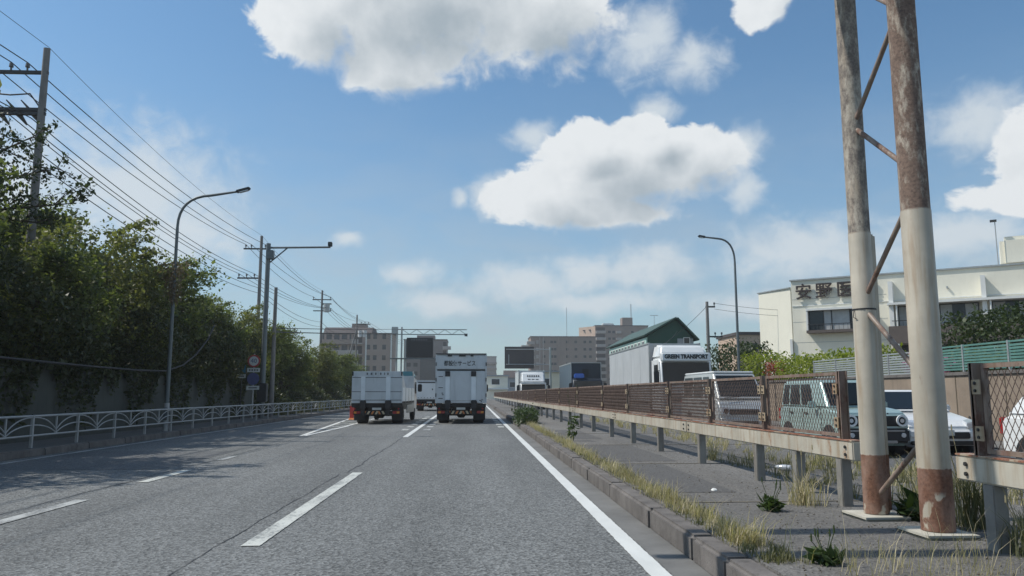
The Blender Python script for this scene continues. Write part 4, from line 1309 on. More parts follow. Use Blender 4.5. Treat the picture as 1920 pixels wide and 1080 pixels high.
for s in (-1, 1):
    MB().bar((s * 1.13, -.03, .92), (s * 1.13, -.03, 3.12), .05, .07).build('corner_post', ALU, bx)
    for zz in (1.2, 1.9, 2.6):
        MB().box(s * 1.135 - .02, s * 1.135 + .02, -.085, -.06, zz, zz + .16).build('door_hinge', DARKP, bx)
g = tail_lift(t, -1.10, 1.09, .93, 2.36, [(-.71, -.51), (.46, .67)], True)
for zz in (1.12, 1.60, 2.1):
    MB().box(-1.02, -.82, -.097, -.088, zz, zz + .03).build('gate_mark', DARKP, g)
for (xx, zz) in ((-.88, 1.35), (-.86, 1.28), (.82, 1.02), (.92, 1.05), (.88, .99)):
    MB().box(xx, xx + .08, -.097, -.088, zz, zz + .04).build('gate_mark', INKG, g)
MB().box(-.5, .5, -.1, -.088, 1.02, 1.05).build('gate_rib', GALV, g)

# left truck, open bed with tall tail gate
t = rear_truck('open_truck', 'open-bed grey truck with a tall tail gate, left lane ahead', -4.30, 35.1, 1.13, 7.0, 2.3, ALU, R(-1.5))
MB().box(-1.12, 1.12, 0, 5.2, .90, 1.0).build('bed_floor', CHASSIS, t)
for s in (-1, 1):
    sd = MB().box(min(s * 1.13, s * 1.09), max(s * 1.13, s * 1.09), .06, 5.2, 1.0, 1.62).build('side_board', RAILLT, t, bevel=.01)
    for k_ in range(3):
        MB().box(min(s * 1.145, s * 1.13), max(s * 1.145, s * 1.13), 1.2 + k_ * 1.3, 1.26 + k_ * 1.3, .95, 1.63).build('side_post', GALV, sd)
    MB().prism([(.0, 1.62), (1.3, 1.62), (.0, 2.28)], min(s * 1.12, s * 1.09), max(s * 1.12, s * 1.09)).build('gusset', ALU, t)
MB().box(-1.1, 1.1, 5.1, 5.2, 1.0, 2.25).build('headboard', ALU, t)
g = tail_lift(t, -1.12, 1.12, .93, 2.12, [(-.71, -.52), (.40, .60)], False)
hd_ = MB().box(-1.10, 1.12, -.06, .0, 2.12, 2.34).build('gate_top', ALU2, t, bevel=.012)
for (a, b) in ((-.48, -.42), (-.3, -.22), (-.1, -.04), (.12, .18), (.30, .34), (.44, .5)):
    MB().box(a, b, -.068, -.058, 2.18, 2.28).build('gate_mark', INKG, hd_)
for zz in (1.05, 1.42, 2.05):
    MB().box(-1.1, 1.1, -.096, -.088, zz, zz + .025).build('gate_line', DARKP, g)
for s in (-1, 1):
    MB().box(s * 1.09 - .03, s * 1.09 + .03, -.08, -.05, 2.14, 2.32).build('corner_latch', BLACKP, hd_)
MB().hexa([(-1.0, 5.5, 2.2), (1.06, 5.5, 2.2), (1.06, 6.7, 2.2), (-1.0, 6.7, 2.2), (-.95, 5.5, 2.50), (1.02, 5.5, 2.50), (1.0, 6.3, 2.40), (-.95, 6.3, 2.40)]).build('cab_deflector', TEAL, t, bevel=.06)
MB().tube([(1.05, 5.3, 1.0), (1.05, 5.3, 2.5)], .03, 8).build('exhaust_stack', GALV, t)

# farther truck between the two
t = rear_truck('small_truck', 'small white box truck farther ahead between the two grey trucks', -3.42, 61, 1.10, 6.2, 2.4, WBOX)
bx = MB().box(-1.09, 1.09, 0, 4.6, .90, 2.38).build('cargo_box', WBOX, t, bevel=.02)
MB().box(-1.02, 1.02, -.035, -.004, .95, 2.15).build('rear_door', WPAINT, bx, bevel=.01)
MB().box(-.9, 1.0, -.03, -.004, 2.17, 2.24).build('gate_gap', CHASSIS, bx)
MB().box(.18, .26, -.05, -.036, 1.62, 1.74).build('handle', DARKP, bx)
for k_ in range(8):
    MB().box(-.9 + k_ * .24, -.86 + k_ * .24, -.045, -.036, 1.0, 1.06).build('door_bolt', DARKP, bx)

# ------------------------------------------------------------------ buildings
def win(par, x, z, w, h, y=0, pane=GLASSB, frame=TRIMW, fw=.06, rec=.0):
    """window in a wall facing -y at local y"""
    fr = MB()
    fr.box(x - fw, x + w + fw, y - .05, y - .003, z - fw, z); fr.box(x - fw, x + w + fw, y - .05, y - .003, z + h, z + h + fw)
    fr.box(x - fw, x, y - .05, y - .003, z, z + h); fr.box(x + w, x + w + fw, y - .05, y - .003, z, z + h)
    f_ = fr.build('window', frame, par)
    MB().box(x, x + w, y - .025, y - .004, z, z + h).build('pane', pane, f_)
    return f_


# white two-storey clinic
H = thing('white_building', 'white two-storey building with dark brown characters on its parapet', 'building', (21.05, 50, 0), math.atan2(-.57, .82))
MB().box(0, 26, 0, 12, 0, 8.75).build('wall', HOSPW, H)
MB().box(-.08, 26.1, -.10, 12.1, 8.75, 8.84).build('roof_coping', GALV, H)
# end wing, turned towards the road
wing = MB()
# local points of the wing: corner (0,0), running back along a turned face
cr, sr = math.cos(math.atan2(-.57, .82)), math.sin(math.atan2(-.57, .82))
def loc(wx, wy):
    dx, dy = wx - 21.05, wy - 50
    return (dx * cr + dy * sr, -dx * sr + dy * cr)
w0, w1 = loc(21.0, 50.05), loc(19.95, 53.0)
w2, w3 = loc(24.5, 57.0), loc(26, 52.0)
MB().prismz([w0, w3, w2, w1], 0, 8.30).build('end_wing', HOSPW, H)
MB().prismz([(w0[0] - .06, w0[1] - .08), w3, w2, (w1[0] - .1, w1[1])], 8.30, 8.37).build('wing_coping', GALV, H)
e0, e1 = Vector((w0[0], w0[1], 0)), Vector((w1[0], w1[1], 0))
dv = (e1 - e0).normalized(); nv = Vector((dv.y, -dv.x, 0))
if nv.y > 0 and nv.x > 0: nv = -nv
dr = MB()
for (ta, tb, za, zb_) in ((.55, .88, 0, 3.55),):
    q = [e0.lerp(e1, ta), e0.lerp(e1, tb)]
    off = Vector((-dv.y, dv.x, 0)) * .03
    if off.dot(Vector((0, -1, 0))) < 0 and off.x > 0: off = -off
    dr.hexa([q[0] - off * .3, q[1] - off * .3, q[1] + off, q[0] + off, q[0] - off * .3 + Vector((0, 0, zb_)), q[1] - off * .3 + Vector((0, 0, zb_)), q[1] + off + Vector((0, 0, zb_)), q[0] + off + Vector((0, 0, zb_))])
dr.build('side_door', TRIMW, H)
# belt lines
for zz in (7.05, 3.75):
    MB().box(0.02, 26, -.045, -.003, zz, zz + .05).build('belt_line', TRIMW, H)
for zz in (4.65, 6.0, 7.5):
    MB().box(0.02, 5.7, -.008, -.003, zz, zz + .02).build('siding_joint', GREYF, H)
# characters
for i, ch in enumerate('安野医院'):
    text_obj('character', ch, 1.08, BROWNINK, H, (.80 + i * 1.27, -.16, 7.92), extrude=.06, bold=.014)
# first-floor projecting window box
wb = MB().box(.95, 4.75, -.55, -.003, 6.68, 6.82).build('window_box', TRIMW, H)
MB().box(.95, 4.75, -.62, -.003, 5.22, 5.40).build('sill_shelf', BROWNB, H)
for xx in (.95, 4.65):
    MB().box(xx, xx + .1, -.52, -.003, 5.40, 6.68).build('box_cheek', TRIMW, H)
for (a, b, m_) in ((1.06, 1.95, GLASSB), (1.98, 2.45, CURTAIN), (2.48, 3.55, CURTAIN), (3.58, 4.64, GLASSB)):
    MB().box(a, b, -.20, -.16, 5.42, 6.66).build('pane', m_, H)
for xx in (1.96, 2.46, 3.56):
    MB().box(xx - .03, xx + .03, -.24, -.2, 5.42, 6.66).build('mullion', DARKP, H)
for k_ in range(14):
    MB().box(1.1 + k_ * .26, 1.12 + k_ * .26, -.56, -.54, 5.40, 5.75).build('guard_bar', DARKP, H)
MB().box(1.05, 4.66, -.57, -.53, 5.75, 5.79).build('guard_rail', DARKP, H)
MB().box(.9, 6.0, -.06, -.003, .6, 3.45).build('lower_opening', DARKIN, H)
MB().box(.7, 6.1, -.25, -.003, 3.45, 3.62).build('canopy', TRIMW, H)
MB().box(-.2, -.05, -.16, -.02, 3.75, 4.9).build('down_pipe', TRIMW, H)
# right-hand balcony range
MB().box(5.8, 26, -.9, -.003, 4.35, 5.42).build('balcony_front', BROWNB, H)
MB().box(5.8, 26, -1.0, -.003, 6.72, 6.86).build('balcony_lintel', TRIMW, H)
for xx in (6.0, 10.9, 15.8):
    MB().box(xx - .12, xx + .12, -.75, -.003, 5.43, 8.2).build('fin', TRIMW, H)
    MB().tube([(xx + .3, -.85, 3.0), (xx + .3, -.85, 6.7)], .05, 8).build('down_pipe', TRIMW, H)
for xx in (6.35, 8.6, 11.3, 13.5, 16.2, 18.4):
    f_ = win(H, xx, 5.43, 1.95, 1.22, -.004, CURTAIN, DARKP, .05)
    MB().box(xx + .62, xx + 1.3, -.045, -.03, 5.43, 6.65).build('pane', GLASSB, f_)
for k_ in range(40):
    MB().box(6.2 + k_ * .4, 6.22 + k_ * .4, -.88, -.86, 5.43, 5.72).build('guard_bar', DARKP, H)
MB().box(6.0, 22, -.9, -.85, 5.72, 5.76).build('guard_rail', DARKP, H)
MB().box(6.0, 26, -.05, -.003, 1.2, 4.3).build('lower_opening', DARKIN, H)
for xx in (9.0, 13.0, 17.4):
    MB().box(xx, xx + .08, -.16, -.003, 7.62, 7.75).build('spout', GALV, H)
MB().box(11.9, 26, 1.2, 6, 8.84, 10.7).build('penthouse', HOSPW, H, bevel=.25)
MB().tube([(11.75, 1.0, 8.8), (11.75, 1.0, 11.7)], .03, 6).build('aerial_mast', GALV, H)
MB().box(11.5, 11.85, .9, 1.1, 11.6, 11.72).build('aerial_head', DARKP, H)


def apartment(name, label, x0, x1, y, z1, depth, mat, storeys, cols, zs0=2.2, dz=2.9, ww=1.5, wh=1.15, roof=True):
    t = thing(name, label, 'building', ((x0 + x1) / 2, y, 0))
    w = x1 - x0
    MB().box(-w / 2, w / 2, 0, depth, -.1, z1).build('wall', mat, t)
    if roof: MB().box(-w / 2 - .2, w / 2 + .2, -.2, depth + .2, z1, z1 + .35).build('roof', ROOFB, t)
    for i in range(storeys):
        for cx in cols:
            win(t, cx, zs0 + i * dz, ww, wh, 0, GLASSB, mat, .08)
    return t


# grey-brown apartments on the left
t = apartment('grey_apartments', 'long grey-brown apartment block behind the left trees', -41.9, -22.4, 215, 17.6, 12, APT, 6, [2.6, 4.4, 6.9], 1.8, 2.9, 1.0, 1.3)
MB().prism([(-.4, 17.9), (12.4, 17.9), (10, 19.6), (2, 19.6)], -9.2, 4.0).build('mansard_roof', ROOFB, t)
MB().box(-2.0, 1.8, 3, 8, 19.5, 20.8).build('stair_tower', APT2, t)
for i in range(5):
    z = 3.0 + i * 2.95
    MB().box(-9.75, -1.4, -1.3, -.003, z, z + 1.25).build('balcony', APTL if i % 2 else APT, t)
    MB().box(-9.5, -1.6, -.06, -.004, z + 1.3, z + 2.7).build('window_band', GLASSB, t)
    for k_ in range(4):
        MB().box(-9.0 + k_ * 2.1, -8.4 + k_ * 2.1, -.12, -.06, z + 1.25, z + 2.75).build('pier', APT, t)
    MB().box(-1.4, 1.6, -1.9, -.003, z, z + .25).build('balcony_slab', APTL, t)
    MB().box(-1.3, .6, -1.9, -1.8, z + .25, z + 1.25).build('balcony_rail', APTL, t)
    MB().box(-1.2, 1.4, -.06, -.004, z + .3, z + 2.5).build('window', DARKIN, t)
for xx in (2.3, 9.2):
    MB().box(xx, xx + .35, -.25, -.003, 0, 17.5).build('down_pipe', TRIMW, t)

# tower with stacked balconies behind the message sign
t = apartment('balcony_tower', 'dark grey apartment tower with stacked balconies behind the message sign', -23.5, -9.2, 262, 19.2, 14, APTD, 6, [-6.2, -3.9], 1.6, 2.9, 1.4, 1.3)
MB().box(-1.6, 3.6, -.3, -.003, 0, 13.8).build('stair_window', GLASSB, t)
MB().box(4.0, 5.8, -.3, -.003, 0, 13.6).build('side_panel', APT, t)
for i in range(6):
    z = 1.5 + i * 2.9
    MB().box(5.9, 8.6, -1.6, -.003, z, z + 1.1).build('balcony', APTL, t)
    MB().box(6.0, 7.1, -.06, -.004, z + 1.1, z + 2.6).build('window', DARKIN, t)
MB().box(-3, 3, 2, 8, 19.5, 21).build('plant_room', APTD, t)

# brown apartments on the right
t = apartment('brown_apartments', 'wide brown apartment block with rows of small windows, centre right', 22.5, 48.5, 306, 23.6, 14, APT2, 8, [-8.3, -5.2, -3.9, 1.0, 4.4, 8.0, 10.2], .9, 2.9, 1.1, 1.0)
for q in (-8.2, -9.6, -2.0, 1.6):
    MB().box(q, q + .35, -.3, -.003, 0, 23.5).build('down_pipe', APTL if q < -5 else APT, t)
for i in range(8):
    z = .4 + i * 2.9
    MB().box(-14.5, -11.4, -.6, 3, z, z + 1.15).build('balcony', APTL, t)
    MB().box(-10.9, -9.9, -.5, -.003, z + .2, z + 1.6).build('balcony', APTL, t)
MB().box(-16.6, -11.6, 1, 6, 18.4, 20.4).build('corner_block', APTL, t)
MB().tube([(2, 5, 23.6), (2, 5, 36)], .10, 6).build('aerial_mast', GALV, t)

# taller block behind it
t = apartment('tall_apartments', 'taller apartment block with end wall coloured as sunlit peach and rooftop aerials', 52.5, 75.5, 332, 30.4, 14, APT2, 10, [-6.0, -4.2, 4.0, 7.0], 1.2, 2.9, 1.2, 1.0)
MB().prismz([(-11.6, -.05), (-11.6, .5), (-17.4, 9), (-17.6, 8.2)], 0, 30.3).build('end_wall', APTP, t)  # sunlit face put into the colour: paler, warmer than the shaded front
for i in range(10):
    z = 1.0 + i * 2.9
    MB().box(-11.4, -7.2, -1.5, -.003, z, z + 1.15).build('balcony', APTL, t)
    MB().box(-11.2, -7.4, -.06, -.004, z + 1.15, z + 2.7).build('window', DARKIN, t)
    for q in (.3, .65):
        c0 = Vector((-11.6, 0, 0)).lerp(Vector((-17.6, 8.3, 0)), q)
        MB().box(c0.x - .7, c0.x + .5, c0.y - .5, c0.y + .3, z + 1.5, z + 1.9).build('window', DARKIN, t)
    MB().box(-2.6, -.4, -1.2, -.003, z, z + 1.1).build('balcony', APTL, t)
MB().box(.5, 5.0, 1, 6, 30.7, 34.2).build('stair_tower', APT2, t)
MB().tube([(5, 4, 34), (5, 4, 40.5)], .18, 6).build('aerial_mast', GALV, t)
MB().tube([(14.8, 2, 30.5), (14.8, 2, 35.5)], .10, 6).build('aerial_mast', GALV, t)
MB().box(13, 16.6, 1.9, 2.1, 35.2, 35.4).build('aerial_bar', GALV, t)
MB().box(-8, -3, 2, 6, 30.6, 31.8).build('water_tank', TARP, t, bevel=.3)

# green gabled house
t = thing('green_house', 'dark green gabled house rising behind the grey lorry', 'building', (15.85, 70, 0))
MB().add([(0, 0, 0), (4.25, 0, 0), (4.25, 0, 6.4), (2.65, 0, 8.1), (0, 0, 6.62), (0, 19.5, 0), (4.25, 19.5, 0), (4.25, 19.5, 6.4), (2.65, 19.5, 8.1), (0, 19.5, 6.62)],
         [(0, 1, 2, 3, 4), (9, 8, 7, 6, 5), (0, 4, 9, 5), (1, 6, 7, 2), (0, 5, 6, 1), (4, 3, 8, 9), (3, 2, 7, 8)]).build('wall', GREENW, t)
for (a, b) in (((-.35, 6.52), (2.65, 8.18)), ((2.65, 8.18), (4.6, 6.15))):
    d0 = Vector((b[0] - a[0], 0, b[1] - a[1])).normalized(); nn_ = Vector((-d0.z, 0, d0.x)) * .14
    A0, B0 = Vector((a[0], -.5, a[1])), Vector((b[0], -.5, b[1])); dy_ = Vector((0, 20.5, 0))
    MB().hexa([A0, B0, B0 + dy_, A0 + dy_, A0 + nn_, B0 + nn_, B0 + nn_ + dy_, A0 + nn_ + dy_]).build('roof', GREENR, t)
MB().box(-.12, -.003, .02, 19.4, 5.2, 6.45).build('side_fascia', PALEG, t)
for k_ in range(11):
    yy = .7 + k_ * 1.65
    f_ = MB().box(-.16, -.12, yy, yy + 1.15, 5.45, 6.2).build('side_window', TRIMW, t)
    MB().box(-.175, -.16, yy + .1, yy + .5, 5.52, 6.12).build('pane', GLASSB, f_)
    MB().box(-.175, -.16, yy + .65, yy + 1.05, 5.52, 6.12).build('pane', GLASSB, f_)
MB().box(2.75, 4.2, -.06, -.003, 0, 6.35).build('side_panel', GREYH, t)
win(t, 3.35, 5.9, .5, .5, -.07, GLASSB, TRIMW, .05)

# small buildings far along the road
t = thing('white_house', 'small far white house with one square window beside the box truck', 'building', (4.6, 160, 0))
MB().box(-1.9, 2.4, 0, 6, 0, 4.9).build('wall', HOSPW, t)
MB().box(-2.1, 2.6, -.3, 6.2, 4.9, 5.15).build('roof', GREYH, t)
win(t, -.9, 3.2, 1.6, 1.1, 0, GLASSB, TRIMW, .1)
MB().box(-2.0, 2.5, -.8, -.003, 2.2, 2.5).build('canopy', TRIMW, t)
t = thing('grey_house', 'small blue-grey far house right of the far white house', 'building', (9.3, 175, 0))
MB().box(-2.2, 2.2, 0, 6, 0, 4.9).build('wall', GREYH, t)
MB().prism([(-.3, 4.9), (6.3, 4.9), (3, 6.6)], -2.5, 2.5).build('roof', ROOFB, t)
win(t, -1.2, 2.8, 1.2, 1.1)
t = thing('cream_house', 'small cream house peeping out between the white and navy trucks', 'building', (11.6, 118, 0))
MB().box(-1.6, 2.0, 0, 6, 0, 4.6).build('wall', CREAMH, t)
MB().box(-1.8, 2.2, -.4, 6.2, 4.6, 4.8).build('roof', GREYH, t)
win(t, -.8, 2.6, 1.0, 1.0)
t = thing('grey_tower', 'far pale grey block just right of the box truck', 'building', (8.2, 420, 0))
MB().box(-5, 4, 0, 10, 0, 21).build('wall', APTL, t)
for i in range(6):
    MB().box(-5.2, 4.2, -1.2, -.003, 2 + i * 3, 3.1 + i * 3).build('balcony', APT, t)
MB().box(-5.2, 4.2, -.2, 10.2, 21, 21.4).build('roof', ROOFB, t)
# tarpaulin-covered store behind the left truck
t = thing('tarp_store', 'low store covered with crumpled white sheeting behind the open truck', 'shed', (-14.6, 100, 0))
tv, tf = [], []
nx, nz = 14, 6
for j in range(nz + 1):
    for i in range(nx + 1):
        u_, v_ = i / nx, j / nz
        tv.append((-4.2 + u_ * 5.9, random.uniform(-.28, .28) + v_ * .8, v_ * (4.6 - u_ * .9) + random.uniform(-.12, .12) * (v_ > .5)))
for j in range(nz):
    for i in range(nx):
        a = j * (nx + 1) + i
        tf.append((a, a + 1, a + nx + 2, a + nx + 1))
MB().add(tv, tf).build('sheeting', TARP, t, smooth=60)
MB().box(-4.2, 1.6, 1.15, 5, 0, 3.5).build('shed_body', GREYH, t)
MB().box(-4.6, -3.4, 0, 2, 0, 5.1).build('side_box', TRIMW, t)
# orange-brown block behind the lamp on the right
t = apartment('brick_flats', 'low pinkish brick flats left of the white building', 32.0, 42.5, 92, 8.4, 8, APTP, 3, [-4.2, -1.8, .8, 3.2], 1.2, 2.6, 1.2, 1.0)
for i in range(3):
    MB().box(-1.4, 1.0, -1.0, -.003, 1.0 + i * 2.6, 1.9 + i * 2.6).build('balcony', APT2, t)

# ------------------------------------------------------------------ right-hand retaining wall, slatted fence
t = thing('retaining_wall', 'long brown retaining wall behind the oncoming cars', 'wall', (13.75, 20, 0))
MB().box(-.15, .15, -14, 28, -.02, 1.84).build('wall_face', RETWALL, t)
MB().box(-.2, .2, -14, 28, 1.84, 1.95).build('wall_coping', KERB, t, bevel=.02)
for k_ in range(20):
    MB().box(-.158, -.146, -13 + k_ * 2.05, -12.97 + k_ * 2.05, .1, 1.84).build('wall_joint', EARTH, t)
    if k_ % 2:
        MB().tube([(-.17, -13.5 + k_ * 2.05, .7), (-.10, -13.5 + k_ * 2.05, .7)], .04, 10).build('weep_pipe', DARKIN, t)


def slat_fence(label, y0, y1, x, z0, m, npan, rows=8, h=.72):
    th = thing('slat_fence', label, 'fence', (x, y0, z0))
    L = (y1 - y0) / npan
    sl = MB().box(-.012, .012, .03, L - .03, 0, .055).build('slat', m, th)
    first = True
    pp = MB().box(-.03, .03, -.03, .03, 0, h + .06).build('post', GALV, th)
    tp = MB().box(-.025, .025, 0, L, h + .0, h + .045).build('top_rail', m, th)
    for i in range(npan + 1):
        if i: share(pp, 'post', th, (0, i * L, 0))
        if i == npan: break
        if i: share(tp, 'top_rail', th, (0, i * L, 0))
        for r_ in range(rows):
            if i == 0 and r_ == 0:
                sl.location = (0, 0, .06); continue
            share(sl, 'slat', th, (0, i * L, .06 + r_ * (h - .08) / rows))


slat_fence('green slatted fence on the wall beside the dark shrub', 10, 23.2, 13.85, 1.95, GREENF, 7)
slat_fence('grey slatted fence in front of the yellow-green hedge', 23.4, 31, 13.85, 1.90, GREYF, 4)

# ------------------------------------------------------------------ vegetation
def blob_points(n_cl, per, centre, rad, spread, shell=.55, floor=None):
    c = rng.normal(size=(n_cl, 3)); c /= np.linalg.norm(c, axis=1)[:, None]
    rr = (shell + (1 - shell) * rng.random(n_cl)) ** .6
    c *= rr[:, None]
    c = c * np.array(rad) + np.array(centre)
    pts = np.repeat(c, per, 0) + rng.normal(size=(n_cl * per, 3)) * spread * np.repeat(rng.uniform(.6, 1.4, n_cl), per)[:, None]
    if floor is not None: pts = pts[pts[:, 2] > floor]
    return pts


TREE = {}


def tree_variant(seed, h, spread):
    """trunk + limbs mesh data and crown mesh data, base at the origin"""
    global rng
    rng = np.random.default_rng(seed); random.seed(seed)
    mb = MB()
    lean = Vector((random.uniform(.2, .6), random.uniform(-.3, .3), 0))
    trunk = [Vector((0, 0, -.5)), Vector((0, 0, h * .15)) + lean * .2, Vector((0, 0, h * .35)) + lean * .6, Vector((0, 0, h * .62)) + lean]
    mb.tube(trunk, [.19, .15, .12, .06], 9)
    ends = []
    for k_ in range(11):
        t_ = random.uniform(.2, 1)
        i0 = min(2, int(t_ * 3)); base_ = trunk[i0].lerp(trunk[i0 + 1], t_ * 3 - i0 if t_ < 1 else 1)
        a_ = k_ * 2.4 + random.uniform(-.4, .4)
        ln = spread * random.uniform(.6, 1.05)
        e_ = base_ + Vector((math.cos(a_) * ln, math.sin(a_) * ln, h * random.uniform(.08, .34)))
        m_ = base_.lerp(e_, .5) + Vector((0, 0, random.uniform(-.1, .35)))
        mb.tube(arc(base_, m_, e_, 5), [.07, .06, .05, .04, .03, .018], 6)
        ends.append((m_, e_))
    pts = []
    for (m_, e_) in ends:
        for q in (m_, e_, m_.lerp(e_, .5)):
            pts.append(blob_points(10, 62, tuple(q), (spread * .42, spread * .42, h * .10), .17, .2))
    pts.append(blob_points(120, 60, (lean.x, lean.y, h * .56), (spread * 1.0, spread * 1.1, h * .36), .19, .7))
    # ragged sprays that break the outline
    for k_ in range(26):
        a_ = random.uniform(0, 2 * PI); rr = spread * random.uniform(.75, 1.2)
        c_ = np.array([math.cos(a_) * rr, math.sin(a_) * rr, h * random.uniform(.4, .93)])
        c_[:2] *= 1.1 - .35 * (c_[2] / h)
        dirv = np.array([math.cos(a_) * .8, math.sin(a_) * .8, random.uniform(-.15, .5)])
        tt = rng.random(60)
        pts.append(c_ + tt[:, None] * dirv * .9 + rng.normal(size=(60, 3)) * .07)
    pts = np.concatenate(pts)
    V, Q = leaves(pts, .155, .6)
    return mb, V, Q


tree_specs = [  # x, y, z0, height, spread, variant, label
    (-14.6, 20.2, 1.9, 6.3, 2.5, 0, 'leafy tree at the left edge in front of the nearest utility pole'),
    (-13.1, 25.6, 1.5, 5.9, 2.3, 1, 'broad dark tree left of the left street lamp'),
    (-13.3, 30.6, 1.5, 5.5, 2.3, 2, 'leafy tree right behind the left street lamp'),
    (-13.0, 35.6, 1.5, 4.7, 2.1, 0, 'dark tree behind the teal sign'),
    (-13.1, 41.0, 1.5, 4.7, 2.1, 1, 'tree crown behind the speed limit sign and camera pole'),
    (-13.0, 46.5, 1.4, 4.3, 2.0, 2, 'yellowish tree just right of the plain concrete pole'),
    (-12.8, 52.5, 1.4, 4.1, 2.0, 0, 'second small tree right of the plain concrete pole'),
    (-12.7, 59.5, 1.3, 4.0, 2.0, 1, 'third small tree right of the plain concrete pole'),
    (-12.5, 67.5, 1.1, 3.9, 2.0, 2, 'last small tree before the open truck'),
    (-12.4, 77.0, .7, 3.9, 2.0, 0, 'low tree seen just above the railing beside the open truck'),
    (-17.0, 27.5, 2.4, 6.0, 2.6, 2, 'back-row tree filling the gap behind the nearest utility pole'),
    (-17.2, 35.0, 2.4, 5.4, 2.6, 0, 'back-row tree seen over the crown left of the street lamp'),
    (-17.0, 44.0, 2.4, 4.6, 2.4, 1, 'back-row tree behind the thin utility pole'),
    (-12.6, 22.2, 1.3, 4.4, 1.9, 2, 'low bushy tree leaning out over the left railing near the picture edge'),
    (-12.9, 15.0, 1.3, 7.3, 2.5, 1, 'nearest roadside tree, just outside the left edge, shading the road'),
]
variants = [tree_variant(31, 6.0, 2.3), tree_variant(32, 6.0, 2.3), tree_variant(33, 6.0, 2.3)]
made = {}
for (x, y, z0, h, sp, v, lab) in tree_specs:
    t = thing('roadside_tree', lab, 'tree', (x, y, z0), random.uniform(-.5, .5), 'trees behind the left railing')
    if v not in made:
        mb, V, Q = variants[v]
        tr_o = mb.build('trunk', BARK, t, smooth=60)
        cr_o = arrays_mesh('crown', V, Q, (LEAF, LEAF2, LEAF)[v], t)
        made[v] = (tr_o, cr_o)
    else:
        tr_o = share(made[v][0], 'trunk', t); cr_o = share(made[v][1], 'crown', t)
    s_ = (sp / 2.3, sp / 2.3, h / 6.0)
    tr_o.scale = s_; cr_o.scale = s_
rng = np.random.default_rng(5); random.seed(5)

# sparse overhanging tree at the upper left
t = thing('sparse_tree', 'thin-leaved tree with bare twigs reaching across the nearest utility pole', 'tree', (-14.9, 21.6, 1.9))
mb = MB()
mb.tube([(0, 0, -.5), (.1, 0, 2.2), (.25, .05, 4.2), (.35, .1, 5.6)], [.18, .15, .11, .07], 9)
tips = []
specs = [((.3, 0, 4.9), (1.4, .1, 5.35), (3.1, .2, 5.75)), ((.3, .05, 5.3), (1.2, .2, 6.1), (2.3, .3, 6.7)), ((.25, .05, 4.4), (1.6, .1, 4.5), (3.6, .2, 4.75)), ((.25, 0, 4.2), (1.7, -.1, 4.3), (3.1, 0, 4.1)),
         ((.3, 0, 5.0), (-.3, .3, 5.9), (-.6, .4, 6.6)), ((.35, .1, 5.5), (.6, .3, 6.3), (1.1, .3, 6.9)), ((.2, .1, 4.0), (-.8, .2, 4.9), (-1.6, .4, 5.6))]
for (a, b, c_) in specs:
    pp_ = arc(a, b, c_, 8)
    mb.tube(pp_, [.055 - .005 * i for i in range(9)], 6)
    for i in range(2, 9):
        for s in range(3):
            st = pp_[i]
            e_ = st + Vector((random.uniform(.0, .75), random.uniform(-.4, .4), random.uniform(-.3, .65)))
            mb.tube([st, st.lerp(e_, .5) + Vector((0, 0, .05)), e_], [.014, .010, .006], 5)
            tips.append(e_); tips.append(st.lerp(e_, .6))
mb.build('trunk', BARK, t, smooth=60)
pts = np.concatenate([np.array(q)[None] + rng.normal(size=(random.choice((6, 12, 26)), 3)) * .085 for q in tips])
V, Q = leaves(pts, .12)
arrays_mesh('crown', V, Q, LEAFD, t)

# concrete bank wall behind the left pavement, with a slack cable in front of the creepers
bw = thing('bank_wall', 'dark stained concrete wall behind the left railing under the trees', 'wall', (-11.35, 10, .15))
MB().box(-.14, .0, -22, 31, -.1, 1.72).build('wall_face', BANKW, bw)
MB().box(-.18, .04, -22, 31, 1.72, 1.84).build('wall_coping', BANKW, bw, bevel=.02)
for k_ in range(4):
    MB().box(-.004, .002, -2 + k_ * 8.0, -1.985 + k_ * 8.0, .0, 1.72).build('wall_joint', EARTH, bw)
sp_ = [(-10.25, 12.5, 2.30), (-10.3, 17.5, 2.13), (-10.3, 21, 2.08), (-10.3, 24.5, 2.06), (-10.32, 26.6, 2.10), (-10.35, 28.2, 2.35), (-10.4, 29.6, 2.8), (-10.45, 31.0, 3.5), (-10.5, 31.8, 4.1)]
cb_ = MB().tube(sp_, .03, 8).build('slack_cable', WIREM, None, smooth=80)
tag(cb_, 'black slack cable sagging along the foot of the left trees', 'cable')
n = 30000
yy = rng.uniform(11, 40, n); u_ = rng.random(n)
zz = 2.0 + 3.0 * u_ + .25 * np.sin(yy * 1.1) 
xx = -11.6 + (1.25 * np.sin(np.clip(u_ * 1.15, 0, 1) * PI) ** .7) * (.75 + .35 * np.sin(yy * .9 + u_ * 4)) - np.abs(rng.normal(0, .28, n))
zz += np.where(xx > -11, 0, 0) + rng.normal(0, .1, n)
drop = rng.random(n) < .24
zz = np.where(drop, 2.05 - np.abs(rng.normal(0, .5, n)) * (1 + np.sin(yy * 1.7) + .6 * np.sin(yy * 4.1)), np.maximum(zz, 2.0 + .1 * np.sin(yy * 2.3)))
xx = np.where(drop, -11.28 + np.abs(rng.normal(0, .05, n)), xx)
ok = zz > .3
V, Q = leaves(np.stack([xx, yy, zz], 1)[ok], .15, .5)
tag(arrays_mesh('hanging_creeper', V, Q, IVY), 'creeper and branches hanging over the dark left wall', 'creeper', kind='stuff')
